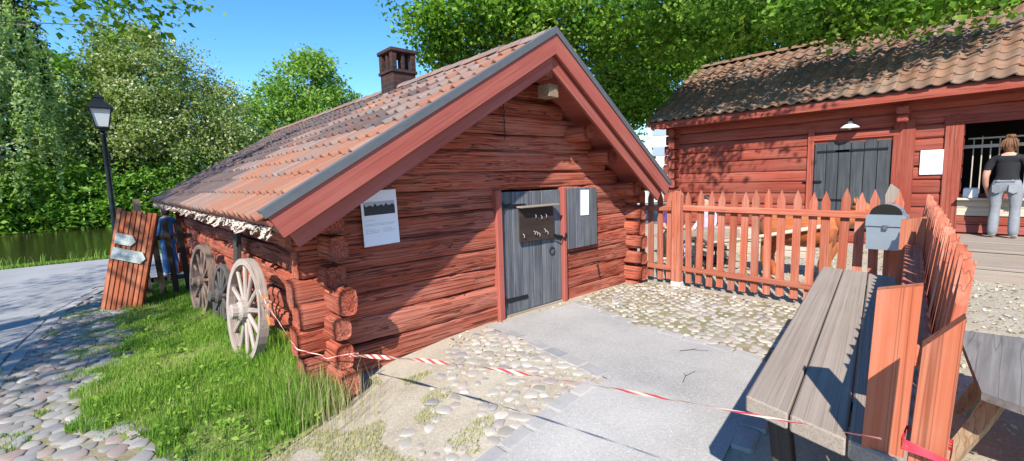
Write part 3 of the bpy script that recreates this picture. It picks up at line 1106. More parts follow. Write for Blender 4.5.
# birch bark fringe under the left eave
rs = np.random.default_rng(5)
fb = MB()
y = YV + 0.02
while y < YB - 0.1:
    w = rs.uniform(0.03, 0.11)
    hgt = rs.uniform(0.015, 0.085)
    n = 5
    V, F = [], []
    curl = rs.uniform(-0.05, 0.06)
    for i in range(n + 1):
        f_ = i / n
        for j in range(3):
            V.append((EL[0] + 0.06 - 0.03 * f_ - curl * f_ * f_ + rs.uniform(-.012, .012), y + w * j / 2 + rs.uniform(-.012, .012), EL[1] - 0.115 - hgt * f_ + rs.uniform(-.012, .008)))
    for i in range(n):
        for j in range(2):
            F.append([i * 3 + j, i * 3 + j + 1, i * 3 + j + 4, i * 3 + j + 3])
    b = len(V)
    V2 = [(v[0] + 0.006, v[1], v[2]) for v in V]
    F2 = [[q + b for q in f[::-1]] for f in F]
    fb.put(V + V2, F + F2)
    y += w * rs.uniform(0.45, 0.9)
add('birch_bark_fringe', fb.mesh('fringe', True), M['birchbark'], cabin)
eb = MB().box((EL[0] + 0.09, (YV + YB) / 2, EL[1] - 0.10), (0.035, YB - YV - 0.1, 0.10))
add('eave_board', eb.mesh('eave_board'), M['darkwood'], cabin)

# chimney with open brick cap
chim = MB()
chim.box((0, 0, 0.0), (0.40, 0.42, 1.2), None, 0.01)
chim.box((0, 0, 0.615), (0.45, 0.47, 0.05), None, 0.01)
chm = chim.mesh('chimney')
CX, CY = 3.64, 6.72
chy = add('chimney', chm, M['brick'], cabin, T(CX, CY, 2.72))
for ix in (-1, 0, 1):
    for iy in (-1, 0, 1):
        if ix == 0 and iy == 0:
            continue
        s_ = 0.085 if (ix and iy) else 0.05
        pb = MB().box((0, 0, 0), (s_, s_, 0.25), None, 0.006)
        add('brick_pier', pb.mesh('pier'), M['brick'], chy, T(CX + ix * 0.165, CY + iy * 0.175, 3.487))
cb = MB().box((0, 0, 0), (0.46, 0.48, 0.06), None, 0.01)
add('chimney_cap', cb.mesh('cap'), M['brick'], chy, T(CX, CY, 3.645))

# door
door = add('door', MB().box(((DX0 + DX1) / 2, YG + 0.045, (DZ0 + DZ1) / 2), (DX1 - DX0 + 0.02, 0.02, DZ1 - DZ0 - 0.02)).mesh('door_back'), M['barn_door'], cabin)
ws = [0.17, 0.155, 0.175, 0.16, 0.165, 0.178]
x = DX0
for w in ws:
    m_ = MB().box((0, 0, 0), (w - 0.007, 0.034, DZ1 - DZ0 + random.uniform(-.01, .005)), None, 0.005)
    add('door_plank', m_.mesh('door_plank'), M['grey_door'], door, T(x + w / 2, YG + 0.012 + random.uniform(-.003, .003), (DZ0 + DZ1) / 2))
    x += w
for z in (1.30, 0.20):
    m_ = MB().box((0, 0, 0), (0.36, 0.010, 0.045), None, 0.003).tube([(-0.19, -0.006, -0.05), (-0.19, -0.006, 0.05)], 0.016, 8)
    add('strap_hinge', m_.mesh('hinge'), M['black_metal'], door, T(DX0 + 0.20, YG - 0.0145, z) @ R(0.02, 'Y'))
sb = MB().box((0, 0, 0), (0.58, 0.018, 0.40), None, 0.004)
sgn = add('hook_board', sb.mesh('sign'), M['signboard'], door, T(3.83, YG - 0.042, 1.065))
sb = MB().box((0, 0, 0), (0.64, 0.10, 0.022), None, 0.004)
add('shelf', sb.mesh('shelf'), M['oldwood'], door, T(3.83, YG - 0.085, 1.285))
hkm = MB().tube([(0, 0, 0), (0, -0.022, -0.01), (0, -0.026, -0.03), (0, -0.018, -0.042)], 0.004, 5).mesh('hook')
hkm.materials.append(M['sign'])
for (hx_, hz_) in ((-.24, -.10), (-.06, -.08), (-.02, -.09), (0.02, -.11), (.12, -.07), (.16, -.10), (-.04, .12), (0.06, .10), (.14, .11)):
    add('coat_hook', hkm, None, door, T(3.83 + hx_, YG - 0.052, 1.065 + hz_))
lt = MB().box((0, 0, 0), (0.22, 0.012, 0.035), None, 0.003).box((0.10, -0.015, 0.01), (0.03, 0.03, 0.10), None, 0.004).tube([(-0.1, -0.02, -0.02), (0.0, -0.03, -0.03), (0.1, -0.02, 0.0)], 0.009, 6)
add('latch', lt.mesh('latch'), M['black_metal'], door, T(4.24, YG - 0.028, 0.87) @ R(0.25, 'Y'))
ring = [(4.12 + 0.045 * math.cos(w), YG - 0.016, 0.70 + 0.045 * math.sin(w)) for w in np.linspace(0, 2 * math.pi, 17)]
add('ring_handle', MB().tube(ring, 0.006, 5).mesh('ring'), M['cable'], door)
for xx, ww in ((DX0 - 0.055, 0.085), (DX1 + 0.038, 0.062)):
    m_ = MB().box((0, 0, 0), (ww, 0.12, 1.66), None, 0.008)
    add('door_jamb', m_.mesh('jamb'), M['trim'], cabin, T(xx, YG + 0.012, 0.66))
m_ = MB().box((0, 0, 0), (1.05, 0.20, 0.09), None, 0.008)
add('door_sill', m_.mesh('sill'), M['oldwood'], cabin, T((DX0 + DX1) / 2, YG + 0.09, -0.02))
# hatch with grey shutter
SX0, SX1, SZ0, SZ1 = 4.385, 4.985, 0.685, 1.475
shut = add('shutter', MB().box(((SX0 + SX1) / 2, YG - 0.018, (SZ0 + SZ1) / 2), (SX1 - SX0 - 0.02, 0.02, SZ1 - SZ0 - 0.02)).mesh('shutter_back'), M['barn_door'], cabin)
x = SX0
for w in (0.155, 0.14, 0.165, 0.14):
    m_ = MB().box((0, 0, 0), (w - 0.006, 0.03, SZ1 - SZ0 + random.uniform(-.012, .006)), None, 0.005)
    add('shutter_plank', m_.mesh('shutter_plank'), M['grey_door'], shut, T(x + w / 2, YG - 0.044 + random.uniform(-.003, .003), (SZ0 + SZ1) / 2))
    x += w
add('iron_hook', MB().tube([(5.0, YG - 0.02, 0.42), (5.01, YG - 0.05, 0.40), (5.02, YG - 0.05, 0.30), (5.04, YG - 0.05, 0.25), (5.07, YG - 0.045, 0.27)], 0.010, 6).mesh('hook'), M['cable'], cabin)
# foundation beam under the gable
m_ = MB().box((0, 0, 0), (4.3, 0.22, 0.3), None, 0.02)
add('sill_beam', m_.mesh('sill_beam'), M['log'], cabin, T(3.6, YG + 0.13, -0.2))


def notice(name, label, Mx, w, h, photo=None, lines=()):
    r = root(name, label, 'notice', Mx)
    add('sheet', MB().box((0, 0, 0), (w, 0.006, h)).mesh('sheet'), M['paper'], r, Mx)
    if photo:
        x0, z0, x1, z1 = photo
        pm = MB()
        pm.box(((x0 + x1) / 2 * w, -0.0042, (z0 + z1) / 2 * h), ((x1 - x0) * w, 0.002, (z1 - z0) * h))
        add('photo_print', pm.mesh('photo'), M['ink'], r, Mx)
        sk = MB()
        n = 14
        top, base = [], []
        for i in range(n + 1):
            fx = x0 + (x1 - x0) * i / n
            base.append((fx * w, z1 * h))
            top.append((fx * w, (z1 - (0.02 + 0.07 * abs(math.sin(i * 1.9)))) * h))
        poly = base + top[::-1]
        sk.prism(poly, -0.0058, -0.0052, 'y')
        add('photo_sky', sk.mesh('photo_sky'), M['greyink'], r, Mx)
    tb = MB()
    for (lx, lz, lw) in lines:
        x = lx * w
        end = (lx + lw) * w
        while x < end:
            ln = min(random.uniform(0.008, 0.026), end - x)
            tb.box((x + ln / 2, -0.0035, lz * h), (ln, 0.0012, 0.0045))
            x += ln + 0.005
    if tb.v:
        add('text_lines', tb.mesh('text'), M['greyink'], r, Mx)
    return r


notice('notice', 'white paper poster with a dark photo on the cabin wall', T(1.825, YG - 0.05, 1.295) @ R(-0.03, 'Y'), 0.345, 0.495,
       (-0.43, 0.06, 0.43, 0.30), [(-.43, -.03, .3), (-.43, -.10, .86), (-.43, -.125, .8), (-.43, -.20, .25), (-.43, -.23, .4), (-.43, -.26, .35), (0.05, -.20, .25), (0.05, -.23, .38), (0.05, -.26, .3)])
notice('notice', 'narrow white paper sheet on the grey shutter', T(4.72, YG - 0.063, 1.275) @ R(0.02, 'Y'), 0.165, 0.335, None, [(-.4, .3 - .06 * k, .7) for k in range(9)])
# dark plank leaning on the side wall
pr_ = root('wooden_plank', 'dark wooden plank upright against the side wall behind the wheels', 'plank', (1.1, 6.3, G(1.1, 6.3)))
add('plank', MB().box((0, 0, 0), (0.05, 0.20, 1.55), None, 0.006).mesh('plank'), M['darkwood'], pr_, T(1.10, 6.35, 0.56) @ R(0.07, 'Y') @ R(0.06, 'X'))

for k, (tx, ty, lab_) in enumerate(((3.72, 1.95, 'forked dry twig lying on the pale path nearer the cobbles'), (3.15, 1.62, 'short dry twig lying on the pale path towards the table'))):
    tw = MB().tube([(0, 0, 0.02), (0.12, 0.02, 0.022), (0.26, -0.01, 0.02)], [0.0025, 0.0022, 0.0012], 5).tube([(0.12, 0.02, 0.022), (0.17, 0.05, 0.022)], [0.0018, 0.001], 5)
    tag(add('twig', tw.mesh('twig'), M['darkwood'], None, T(tx, ty, 0.0) @ R(-0.75 + 0.9 * k, 'Z')), lab_, 'twig')

# ------------------------------------------------------------------ wagon wheels
def wheel(name, label, Mx, rad, nsp, mat, rimw=0.07, rimd=0.075, tape=False):
    """wheel in local xz plane, axis along y"""
    r = root(name, label, 'wheel', Mx, 'old wagon wheels against the cabin')
    n = 40
    V, F = [], []
    for i in range(n):
        w = 2 * math.pi * i / n
        for (rr, yy) in ((rad, -rimd / 2), (rad, rimd / 2), (rad - rimw, rimd / 2 * 0.9), (rad - rimw, -rimd / 2 * 0.9)):
            V.append((rr * math.cos(w), yy, rr * math.sin(w)))
    for i in range(n):
        j = (i + 1) % n
        for k in range(4):
            q = (k + 1) % 4
            F.append([i * 4 + k, i * 4 + q, j * 4 + q, j * 4 + k])
    gp = [(rad * math.atan2(v[2], v[0]), v[1], math.hypot(v[0], v[2])) for v in V]
    add('rim', mesh_np('rim', np.array(V), F, False, np.array(gp)), mat, r, Mx)
    hub = MB().lathe([(0.06, -0.15), (0.075, -0.14), (0.08, -0.09), (0.105, -0.06), (0.11, 0.05), (0.08, 0.09), (0.06, 0.12)], 14)
    add('hub', hub.mesh('hub', False), mat, r, Mx @ R(-math.pi / 2, 'X') @ R(math.pi, 'X'))
    sm = MB()
    L = rad - rimw - 0.075
    sm.box((0, 0, 0.08 + L / 2), (0.043, 0.036, L + 0.03), None, 0.010)
    sp = sm.mesh('spoke')
    sp.materials.append(mat)
    for k in range(nsp):
        add('spoke', sp, None, r, Mx @ R(2 * math.pi * (k + 0.3) / nsp, 'Y'))
    return r


def wheel_M(x, y, rad, az, lean):
    """base on the ground; the wheel plane runs along azimuth az (deg from +y to +x); top leans to +x"""
    d = Vector((math.sin(math.radians(az)), math.cos(math.radians(az)), 0))
    n = Vector((d.y, -d.x, 0))                   # towards the wall
    up = (Vector((0, 0, 1)) * math.cos(lean) + n * math.sin(lean)).normalized()
    yy = up.cross(d)
    p = Vector((x, y, G(x, y) - 0.03)) + up * rad
    return basis(p, d, yy, up)


wheel('wagon_wheel', 'large sun-bleached wooden wagon wheel leaning on the cabin side wall', wheel_M(0.90, 5.22, 0.535, -5, 0.10), 0.535, 12, M['wheelwood'], 0.066, 0.085)
wheel('wagon_wheel', 'small dark spoked wheel between two larger wagon wheels', wheel_M(0.98, 7.15, 0.43, -3, 0.12), 0.43, 12, M['darkwheel'], 0.05, 0.05)
wheel('wagon_wheel', 'brown wagon wheel farthest along the cabin side wall', wheel_M(0.94, 8.55, 0.57, -6, 0.10), 0.57, 12, M['brownwheel'], 0.07, 0.10)

# ------------------------------------------------------------------ barn
XB = 12.0
barn = root('red_barn', 'long red timber barn with wavy clay tile roof and black door', 'barn', (XB, 2.0, 0))
BY0, BY1 = -6.0, 6.55
OPEN = (-2.2, 0.73, 0.975, 2.385)           # y0,y1,z0,z1 of the serving opening
DOOR = (1.77, 3.117, 0.32, 2.25)
z = -0.25
k = 0
bs = 300
while z < 3.25:
    h = [0.275, 0.25, 0.29, 0.26, 0.27][k % 5]
    zc = z + h / 2
    spans = [(BY0, BY1 + 0.27 + random.uniform(-.05, .05))]
    cuts = []
    if DOOR[2] - 0.1 < zc < DOOR[3] + 0.02:
        cuts.append((DOOR[0] - 0.05, DOOR[1] + 0.05))
    if OPEN[2] < zc < OPEN[3]:
        cuts.append((OPEN[0], OPEN[1]))
    for c0, c1 in cuts:
        ns = []
        for a, b in spans:
            if c1 <= a or c0 >= b:
                ns.append((a, b))
            else:
                if c0 - a > 0.05:
                    ns.append((a, c0))
                if b - c1 > 0.05:
                    ns.append((c1, b))
        spans = ns
    for a, b in spans:
        bs += 1
        me = log_mesh(b - a, h * 1.01, 0.19, bs, 0.12, 20, 0.006, 0.02, 5.0, 0.006)
        add('log', me, M['barn_log'], barn, basis((XB + 0.095, a, zc), (0, 1, 0), (-1, 0, 0), (0, 0, 1)))
    # gable logs whose ends show at the corner
    if z > -0.1:
        bs += 1
        me = log_mesh(5.0, h * 0.96, 0.19, bs, 0.25, 16, 0.006, 0.03, 4.0)
        add('log', me, M['barn_log'], barn, T(XB - 0.26 + random.uniform(-.03, .03), BY1 - 0.10, zc + h / 2))
    z += h
    k += 1
# rest of the shell (back, far gable, dark inside)
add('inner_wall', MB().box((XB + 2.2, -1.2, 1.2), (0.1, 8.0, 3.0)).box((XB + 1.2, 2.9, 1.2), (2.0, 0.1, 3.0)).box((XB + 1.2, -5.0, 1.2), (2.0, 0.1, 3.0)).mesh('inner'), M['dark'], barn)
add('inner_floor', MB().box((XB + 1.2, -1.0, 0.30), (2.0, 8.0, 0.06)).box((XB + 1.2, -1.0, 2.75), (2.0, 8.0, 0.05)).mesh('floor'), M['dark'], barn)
add('back_wall', MB().box((XB + 4.6, 0.3, 1.5), (0.2, 12.4, 3.4)).mesh('back'), M['barn_log'], barn)
gab = MB().prism([(XB + 0.2, 3.0), (XB + 4.4, 3.0), (XB + 2.2, 4.7)], BY1 - 0.2, BY1 - 0.05, 'y')
add('gable_boards', gab.mesh('gable'), M['barn_log'], barn)
# roof
BE = Vector((11.40, 0, 3.13))
BRG = Vector((14.10, 0, 4.89))
bd = (BRG - BE)
bl = bd.length
bd.normalize()
bn = Vector((-bd.z, 0, bd.x))
BYL = 6.95
broof_b = MB()
p0, p1 = BE - bn * 0.07, BRG - bn * 0.07
q0, q1 = p0 - bn * 0.05, p1 - bn * 0.05
broof_b.prism([(p0.x, p0.z), (p1.x, p1.z), (q1.x, q1.z), (q0.x, q0.z)], BY0 - 0.2, BYL, 'y')
p2 = Vector((XB + 4.9, 0, 3.13))
broof_b.prism([(p1.x + 0.002, p1.z), (p2.x, p2.z), (p2.x, p2.z - 0.08), (p1.x + 0.002, p1.z - 0.08)], BY0 - 0.2, BYL, 'y')
broof = add('roof', broof_b.mesh('barn_roof_deck'), M['darkwood'], barn)
BC = 0.262
bcols = int((BYL + 4.2) / BC)
brows = 10
bexp = (bl + 0.02) / brows
tile_slope(broof, Vector((BE.x, BYL - 0.03 - bcols * BC, BE.z)) - bd * 0.05 - bn * 0.03, (0, 1, 0), bd, bn, bcols, brows, BC, bexp, bexp + 0.07, barn_prof, lambda c, r, rs: M['barn_tile'], 300, 31, 0.012, 0.026, 10)
rest_tiles(broof)
rr = MB()
pr = [(0.15 * math.cos(w), 0.10 * math.sin(w)) for w in np.linspace(0, math.pi, 9)]
pr += [(0.135 * math.cos(w), 0.085 * math.sin(w)) for w in np.linspace(math.pi, 0, 9)]
rr.prism(pr, 0.0, 0.42, 'y')
rrm = rr.mesh('ridge_tile')
rrm.materials.append(M['barn_tile'])
y = -4.0
while y < BYL - 0.3:
    add('ridge_tile', rrm, None, broof, T(BRG.x, y, BRG.z - 0.03) @ R(-0.03, 'X'))
    y += 0.385
add('fascia_board', MB().box((BE.x + 0.06, (BY0 + BYL) / 2, BE.z - 0.17), (0.03, BYL - BY0 - 0.05, 0.17), None, 0.004).mesh('fascia'), M['barn_log'], barn)
add('soffit', MB().box((BE.x + 0.36, (BY0 + BYL) / 2, BE.z - 0.21), (0.57, BYL - BY0 - 0.1, 0.025)).mesh('soffit'), M['barn_log'], barn)
vb = MB().prism([(BE.x - 0.03, BE.z - 0.02), (BRG.x, BRG.z - 0.02), (BRG.x, BRG.z - 0.2), (BE.x - 0.03, BE.z - 0.2)], BYL - 0.0, BYL + 0.03, 'y')
add('barge_board', vb.mesh('barn_barge'), M['barn_log'], barn)
# barn door: two leaves of planks
bdoor = add('door', MB().box((XB + 0.06, (DOOR[0] + DOOR[1]) / 2, (DOOR[2] + DOOR[3]) / 2), (0.02, DOOR[1] - DOOR[0] + 0.06, DOOR[3] - DOOR[2])).mesh('barn_door_back'), M['barn_door'], barn)
nw = 6
w = (DOOR[1] - DOOR[0]) / nw
pm = MB().box((0, 0, 0), (0.035, w - 0.012, DOOR[3] - DOOR[2] - 0.02), None, 0.006).mesh('barn_door_plank')
pm.materials.append(M['barn_door'])
for k in range(nw):
    add('door_plank', pm, None, bdoor, T(XB + 0.025 + random.uniform(-.004, .004), DOOR[0] + w * (k + 0.5), (DOOR[2] + DOOR[3]) / 2))
for (yy, zz, ll) in ((DOOR[1] - 0.28, 0.95, 0.62), (DOOR[0] + 0.5, 2.02, 0.9), (DOOR[1] - 0.35, 2.02, 0.6)):
    add('strap_hinge', MB().box((0, 0, 0), (0.012, ll, 0.045), None, 0.003).mesh('barn_hinge'), M['black_metal'], bdoor, T(XB - 0.003, yy, zz))
add('latch', MB().box((0, 0, 0), (0.03, 0.36, 0.05), None, 0.004).tube([(-.03, .1, 0), (-.03, .18, .03)], .015, 6).mesh('barn_latch'), M['black_metal'], bdoor, T(XB - 0.01, DOOR[1] + 0.02, 1.36))
for yy, ww in ((DOOR[1] + 0.07, 0.12), (DOOR[0] - 0.19, 0.34), (OPEN[1] + 0.13, 0.25)):
    add('door_jamb', MB().box((0, 0, 0), (0.045, ww, 2.45), None, 0.006).mesh('barn_jamb'), M['barn_log'], barn, T(XB - 0.015, yy, 1.34))
add('lintel_board', MB().box((0, 0, 0), (0.05, 1.55, 0.12), None, 0.006).mesh('lintel'), M['barn_log'], barn, T(XB - 0.018, 2.43, 2.325))
add('lintel_board', MB().box((0, 0, 0), (0.05, 3.2, 0.14), None, 0.006).mesh('lintel2'), M['barn_log'], barn, T(XB - 0.018, -0.60, 2.46))
# bracket of two log ends
for dz in (0, 0.16):
    add('beam_end', MB().box((0, 0, 0), (0.34, 0.19, 0.15), None, 0.025).mesh('beam_end'), M['barn_log'], barn, T(XB - 0.09 - dz * 0.4, 1.60, 2.58 + dz))
# counter, bars and rail in the opening
for k, (zz, mm) in enumerate(((0.44, 'trim'), (0.60, 'barn_log'), (0.76, 'palewood'), (0.90, 'palewood'))):
    add('counter_board', MB().box((0, 0, 0), (0.03, 3.0, 0.145), None, 0.005).mesh('counter_board'), M[mm], barn, T(XB - 0.02 - 0.004 * k, -0.75, zz))
add('counter_top', MB().box((0, 0, 0), (0.50, 3.0, 0.04), None, 0.006).mesh('counter_top'), M['palewood'], barn, T(XB + 0.08, -0.75, 1.0))
for k in range(13):
    add('grille_bar', MB().tube([(XB + 0.55, 0.62 - k * 0.115, 1.02), (XB + 0.55, 0.62 - k * 0.115, 2.12 + 0.06 * math.sin(k * 2.1))], 0.011, 6).mesh('bar'), M['palewood'], barn)
add('grille_rail', MB().box((0, 0, 0), (0.04, 3.0, 0.06), None, 0.004).mesh('rail'), M['palewood'], barn, T(XB + 0.52, -0.75, 1.98))
add('grille_rail', MB().box((0, 0, 0), (0.03, 1.0, 0.03), None, 0.004).mesh('rail'), M['palewood'], barn, T(XB + 0.52, 0.2, 2.13))
# things on the counter
def small_box(name, label, cat, p, s, mat, rz=0):
    o = add(name, MB().box((0, 0, s[2] / 2), s, None, 0.008).box((0, 0, s[2] + 0.006), (s[0] * 0.9, s[1] * 0.9, 0.012), None, 0.003).mesh(name), M[mat], None, T(*p) @ R(rz, 'Z'))
    return tag(o, label, cat)


small_box('cardboard_box', 'small white box at the open corner of the barn counter', 'box', (XB + 0.02, 0.58, 1.021), (0.16, 0.2, 0.17), 'white')
small_box('cardboard_box', 'pale box beside the woman on the barn counter', 'box', (XB + 0.04, 0.31, 1.021), (0.18, 0.16, 0.13), 'palewood', 0.2)
# wall lamp
wl = root('wall_lamp', 'white enamel dish lamp above the black barn door', 'lamp', (XB, 2.45, 2.53))
Mx = T(XB - 0.17, 2.45, 2.50)
add('lamp_shade', MB().lathe([(0.17, -0.02), (0.165, 0.0), (0.10, 0.05), (0.045, 0.075), (0.04, 0.12), (0.0, 0.125)], 20).mesh('shade', True), M['white'], wl, Mx)
add('lamp_arm', MB().tube([(0, 0, 0.12), (0.03, 0, 0.17), (0.10, 0, 0.18), (0.17, 0, 0.14)], 0.014, 6).mesh('arm'), M['black_metal'], wl, Mx)
add('bulb', MB().lathe([(0.0, -0.05), (0.03, -0.04), (0.035, -0.01), (0.02, 0.03)], 10).mesh('bulb', True), M['glass'], wl, Mx)
Mn = basis((XB - 0.028, 1.115, 1.705), (0, -1, 0), (1, 0, 0), (0, 0, 1))
notice('notice', 'white printed notice on the red barn wall beside the opening', Mn, 0.40, 0.47, None,
       [(-.42, .40, .6), (-.1, .34, .4)] + [(-.42, .26 - .035 * k, random.uniform(.5, .84)) for k in range(12)])
add('photo_print', MB().box((0, -0.0045, 0.10), (0.16, 0.002, 0.12)).mesh('photo'), M['greyink'], bpy.data.objects['notice.002'], Mn)

# deck in front of the opening
deck = root('wooden_deck', 'grey weathered plank deck with a step before the barn opening', 'deck', (10.8, -1.0, 0))
for k in range(9):
    add('deck_plank', MB().box((0, 0, 0), (0.235, 5.6, 0.04), None, 0.006).mesh('deck_plank'), M['oldwood'], deck, T(9.82 + k * 0.245, -1.75 + random.uniform(-.02, .02), 0.33 + random.uniform(-.003, .003)))
for k in range(2):
    add('deck_plank', MB().box((0, 0, 0), (0.235, 5.4, 0.04), None, 0.006).mesh('step_plank'), M['oldwood'], deck, T(9.25 + k * 0.245, -1.75, 0.165))
for x, z, h in ((9.71, 0.22, 0.17), (9.14, 0.07, 0.14), (8.95, 0.02, 0.06)):
    add('riser_board', MB().box((0, 0, 0), (0.03, 5.5, h), None, 0.005).mesh('riser'), M['oldwood'], deck, T(x, -1.75, z))
add('deck_end', MB().box((10.8, 1.06, 0.15), (2.1, 0.03, 0.3)).mesh('deck_end'), M['oldwood'], deck)

# ------------------------------------------------------------------ picket fences
def picket_mesh(h, w, t, tip=0.10, seed=0):
    rs = np.random.default_rng(seed)
    m = MB().prism([(-w / 2, 0), (w / 2, 0), (w / 2, h - tip), (rs.uniform(-.004, .004), h), (-w / 2, h - tip)], -t / 2, t / 2, 'x')
    return m.mesh('picket')


PK = []
for k in range(5):
    me = picket_mesh(1.30 + 0.01 * (k % 3), 0.082 + 0.003 * (k % 2), 0.024, 0.12, k)
    me.materials.append(M['fence'])
    PK.append(me)
FX = 6.07
fence = root('picket_fence', 'red picket fence running from the cabin corner to the mailbox', 'fence', (FX, 2.3, 0))
y = 3.80
k = 0
while y > 0.80:
    add('picket', PK[k % 5], None, fence, T(FX + random.uniform(-.004, .004), y, 0.07 + random.uniform(-.015, .015)) @ R(random.uniform(-.022, .022), 'X') @ R(random.uniform(-.012, .012), 'Y'))
    y -= 0.148 + random.uniform(-.006, .006)
    k += 1
for z, hgt in ((1.125, 0.075), (0.255, 0.07)):
    for (ya, yb) in ((3.86, 3.27), (3.13, 0.83)):
        add('rail', MB().box((0, 0, 0), (0.045, ya - yb, hgt), None, 0.006).mesh('rail'), M['fence'], fence, T(FX - 0.036, (ya + yb) / 2, z) @ R(0.012 if ya < 3.5 else 0, 'X'))
post = add('post', MB().prism([(-0.065, 0.06), (0.065, 0.06), (0.065, 1.33), (0.03, 1.385), (-0.05, 1.35), (-0.065, 1.32)], -0.05, 0.05, 'x').mesh('post'), M['fence'], fence, T(FX - 0.065, 3.20, 0))
add('post_base', MB().box((0, 0, 0), (0.115, 0.145, 0.16), None, 0.01).mesh('post_base'), M['concrete'], post, T(FX - 0.065, 3.20, 0.0))
add('post', MB().box((0, 0, 0), (0.09, 0.10, 1.25), None, 0.008).mesh('end_post'), M['fence'], fence, T(FX + 0.06, 0.86, 0.62))

# fence along the table, seen almost edge-on
fd = Vector((4.23, 0.50, 0)).normalized()
fn = Vector((-fd.y, fd.x, 0))           # towards the table
td = Vector((0.9875, 0.158, 0)).normalized()
tn = Vector((-td.y, td.x, 0))
F0 = Vector((1.50, 0.047, 0))
fence2 = root('picket_fence', 'red picket fence seen edge-on along the wooden table', 'fence', F0)
PK2 = []
for k in range(4):
    me = picket_mesh(1.33, 0.085, 0.026, 0.12, 20 + k)
    me.materials.append(M['fence'])
    PK2.append(me)
s = 0.24
k = 0
while s < 4.5:
    p = F0 + fd * s
    lean = 0.10 + random.uniform(-.012, .012)
    top = Vector((p.x, p.y, 1.35 + random.uniform(-.012, .012)))
    Mx = T(top) @ R(lean, fd) @ T(0, 0, -1.33) @ basis((0, 0, 0), fn, fd, (0, 0, 1)) @ R(random.uniform(-.015, .015), 'X')
    add('picket', PK2[k % 4], None, fence2, Mx)
    s += 0.135 + random.uniform(-.006, .006)
    k += 1
for z, off in ((1.03, 0.10), (0.30, 0.165)):
    p = F0 + fd * 2.40 + fn * off
    add('rail', MB().box((0, 0, 0), (4.2, 0.085, 0.07), None, 0.005).mesh('rail'), M['fence'], fence2, basis((p.x, p.y, z), fd, fn, (0, 0, 1)))


def slant_board(name, p, w, t, h, rise, lean_side, lean_fwd, mat, parent):
    poly = [(-w / 2, 0), (w / 2, 0), (w / 2, h), (-w / 2, h + (rise or 0.03))]
    me = MB().prism(poly, -t / 2, t / 2, 'x').mesh(name)
    Mx = basis(p, fd, fn, (0, 0, 1)) @ R(lean_side, 'X') @ R(lean_fwd, 'Y')
    return add(name, me, M[mat], parent, Mx)


# broad boards standing as fence posts on the table side (slanted tops)
slant_board('post_board', (1.66, 0.245, 0.0), 0.098, 0.045, 1.25, -0.0, 0.03, 0, 'board', fence2)
slant_board('post_board', (1.40, 0.142, 0.0), 0.064, 0.05, 1.185, 0.085, 0.04, 0, 'board', fence2)
slant_board('post_board', (4.22, 0.50, 0.0), 0.135, 0.045, 1.235, 0.0, 0.02, 0, 'board', fence2)

# ------------------------------------------------------------------ table by the fence
tv = Vector((-tn.x, -tn.y, 0))
tab = root('plank_table', 'long grey weathered table of three thick planks beside the fence', 'table', (3.2, 0.75, 0))
TZ = 0.765
nlp = Vector((1.725, 0.640, 0))
offs = [0.0, 0.152, 0.318, 0.535]
for k in range(3):
    w = offs[k + 1] - offs[k] - 0.007
    L = 2.95 + (0.0, 0.02, -0.03)[k]
    mo = (offs[k] + offs[k + 1]) / 2
    c = nlp + td * (L / 2 - 0.42 * mo) + tv * mo
    me = MB().box((0, 0, 0), (L, w, 0.062), None, 0.006)
    me.v = [(x + 0.42 * y, y, z) for x, y, z in me.v]
    add('plank', me.mesh('table_plank'), M['oldwood'], tab, basis((c.x, c.y, TZ - 0.031 + random.uniform(-.002, .002)), td, tn, (0, 0, 1)) @ R(random.uniform(-.006, .006), 'X'))
for s in (0.28, 2.6):
    c = nlp + td * s + tv * 0.27
    Mt = basis((c.x, c.y, 0), td, tn, (0, 0, 1))
    add('cross_beam', MB().box((0, 0, 0), (0.09, 0.50, 0.07), None, 0.006).mesh('cross'), M['darkwood'], tab, Mt @ T(0, 0, TZ - 0.100))
    for q in (-1, 1):
        add('leg', MB().box((0, 0, 0), (0.08, 0.08, 0.66), None, 0.006).mesh('leg'), M['darkwood'], tab, Mt @ T(0, 0.16 * q, 0.315) @ R(-0.12 * q, 'X'))

# second table beyond the fence, right edge of the picture
tab2 = root('garden_table', 'dark grey table top on slanted wooden legs right of the fence', 'table', (3.9, -0.25, 0))
bd2 = [(3.10, 0.055), (3.02, -0.10), (2.98, -0.85), (4.40, -0.72), (4.22, 0.215)]
m2 = MB().prism(bd2[::-1], 0.46, 0.50, 'z')
t2 = add('table_top', m2.mesh('table_top2'), M['oldwood'], tab2)
t2.data.materials.clear()
t2.data.materials.append(wood('dark_grey_table_wood', (0.13, 0.125, 0.12), (0.20, 0.19, 0.18), (0.27, 0.26, 0.25), 0.4, 1.2, 30, 0.4, 0.005, 0.85, 0.4))
for (x, s_) in ((3.32, 1), (4.05, 1)):
    add('leg', MB().tube([(x + 0.06, -0.02, 0.455), (x + 0.02, 0.06, 0.23), (x - 0.02, 0.17, -0.02)], [0.055, 0.05, 0.045], 4).mesh('leg'), M['brownwood'], tab2)
    add('leg', MB().tube([(x + 0.06, -0.62, 0.455), (x + 0.02, -0.70, 0.23), (x - 0.02, -0.82, -0.02)], [0.055, 0.05, 0.045], 4).mesh('leg'), M['brownwood'], tab2)
    add('cross_beam', MB().box((x + 0.06, -0.32, 0.425), (0.07, 0.75, 0.06), None, 0.005).mesh('cross'), M['brownwood'], tab2)
add('stretcher', MB().box((3.7, -0.32, 0.25), (0.85, 0.06, 0.06), None, 0.005).mesh('stretcher'), M['brownwood'], tab2)

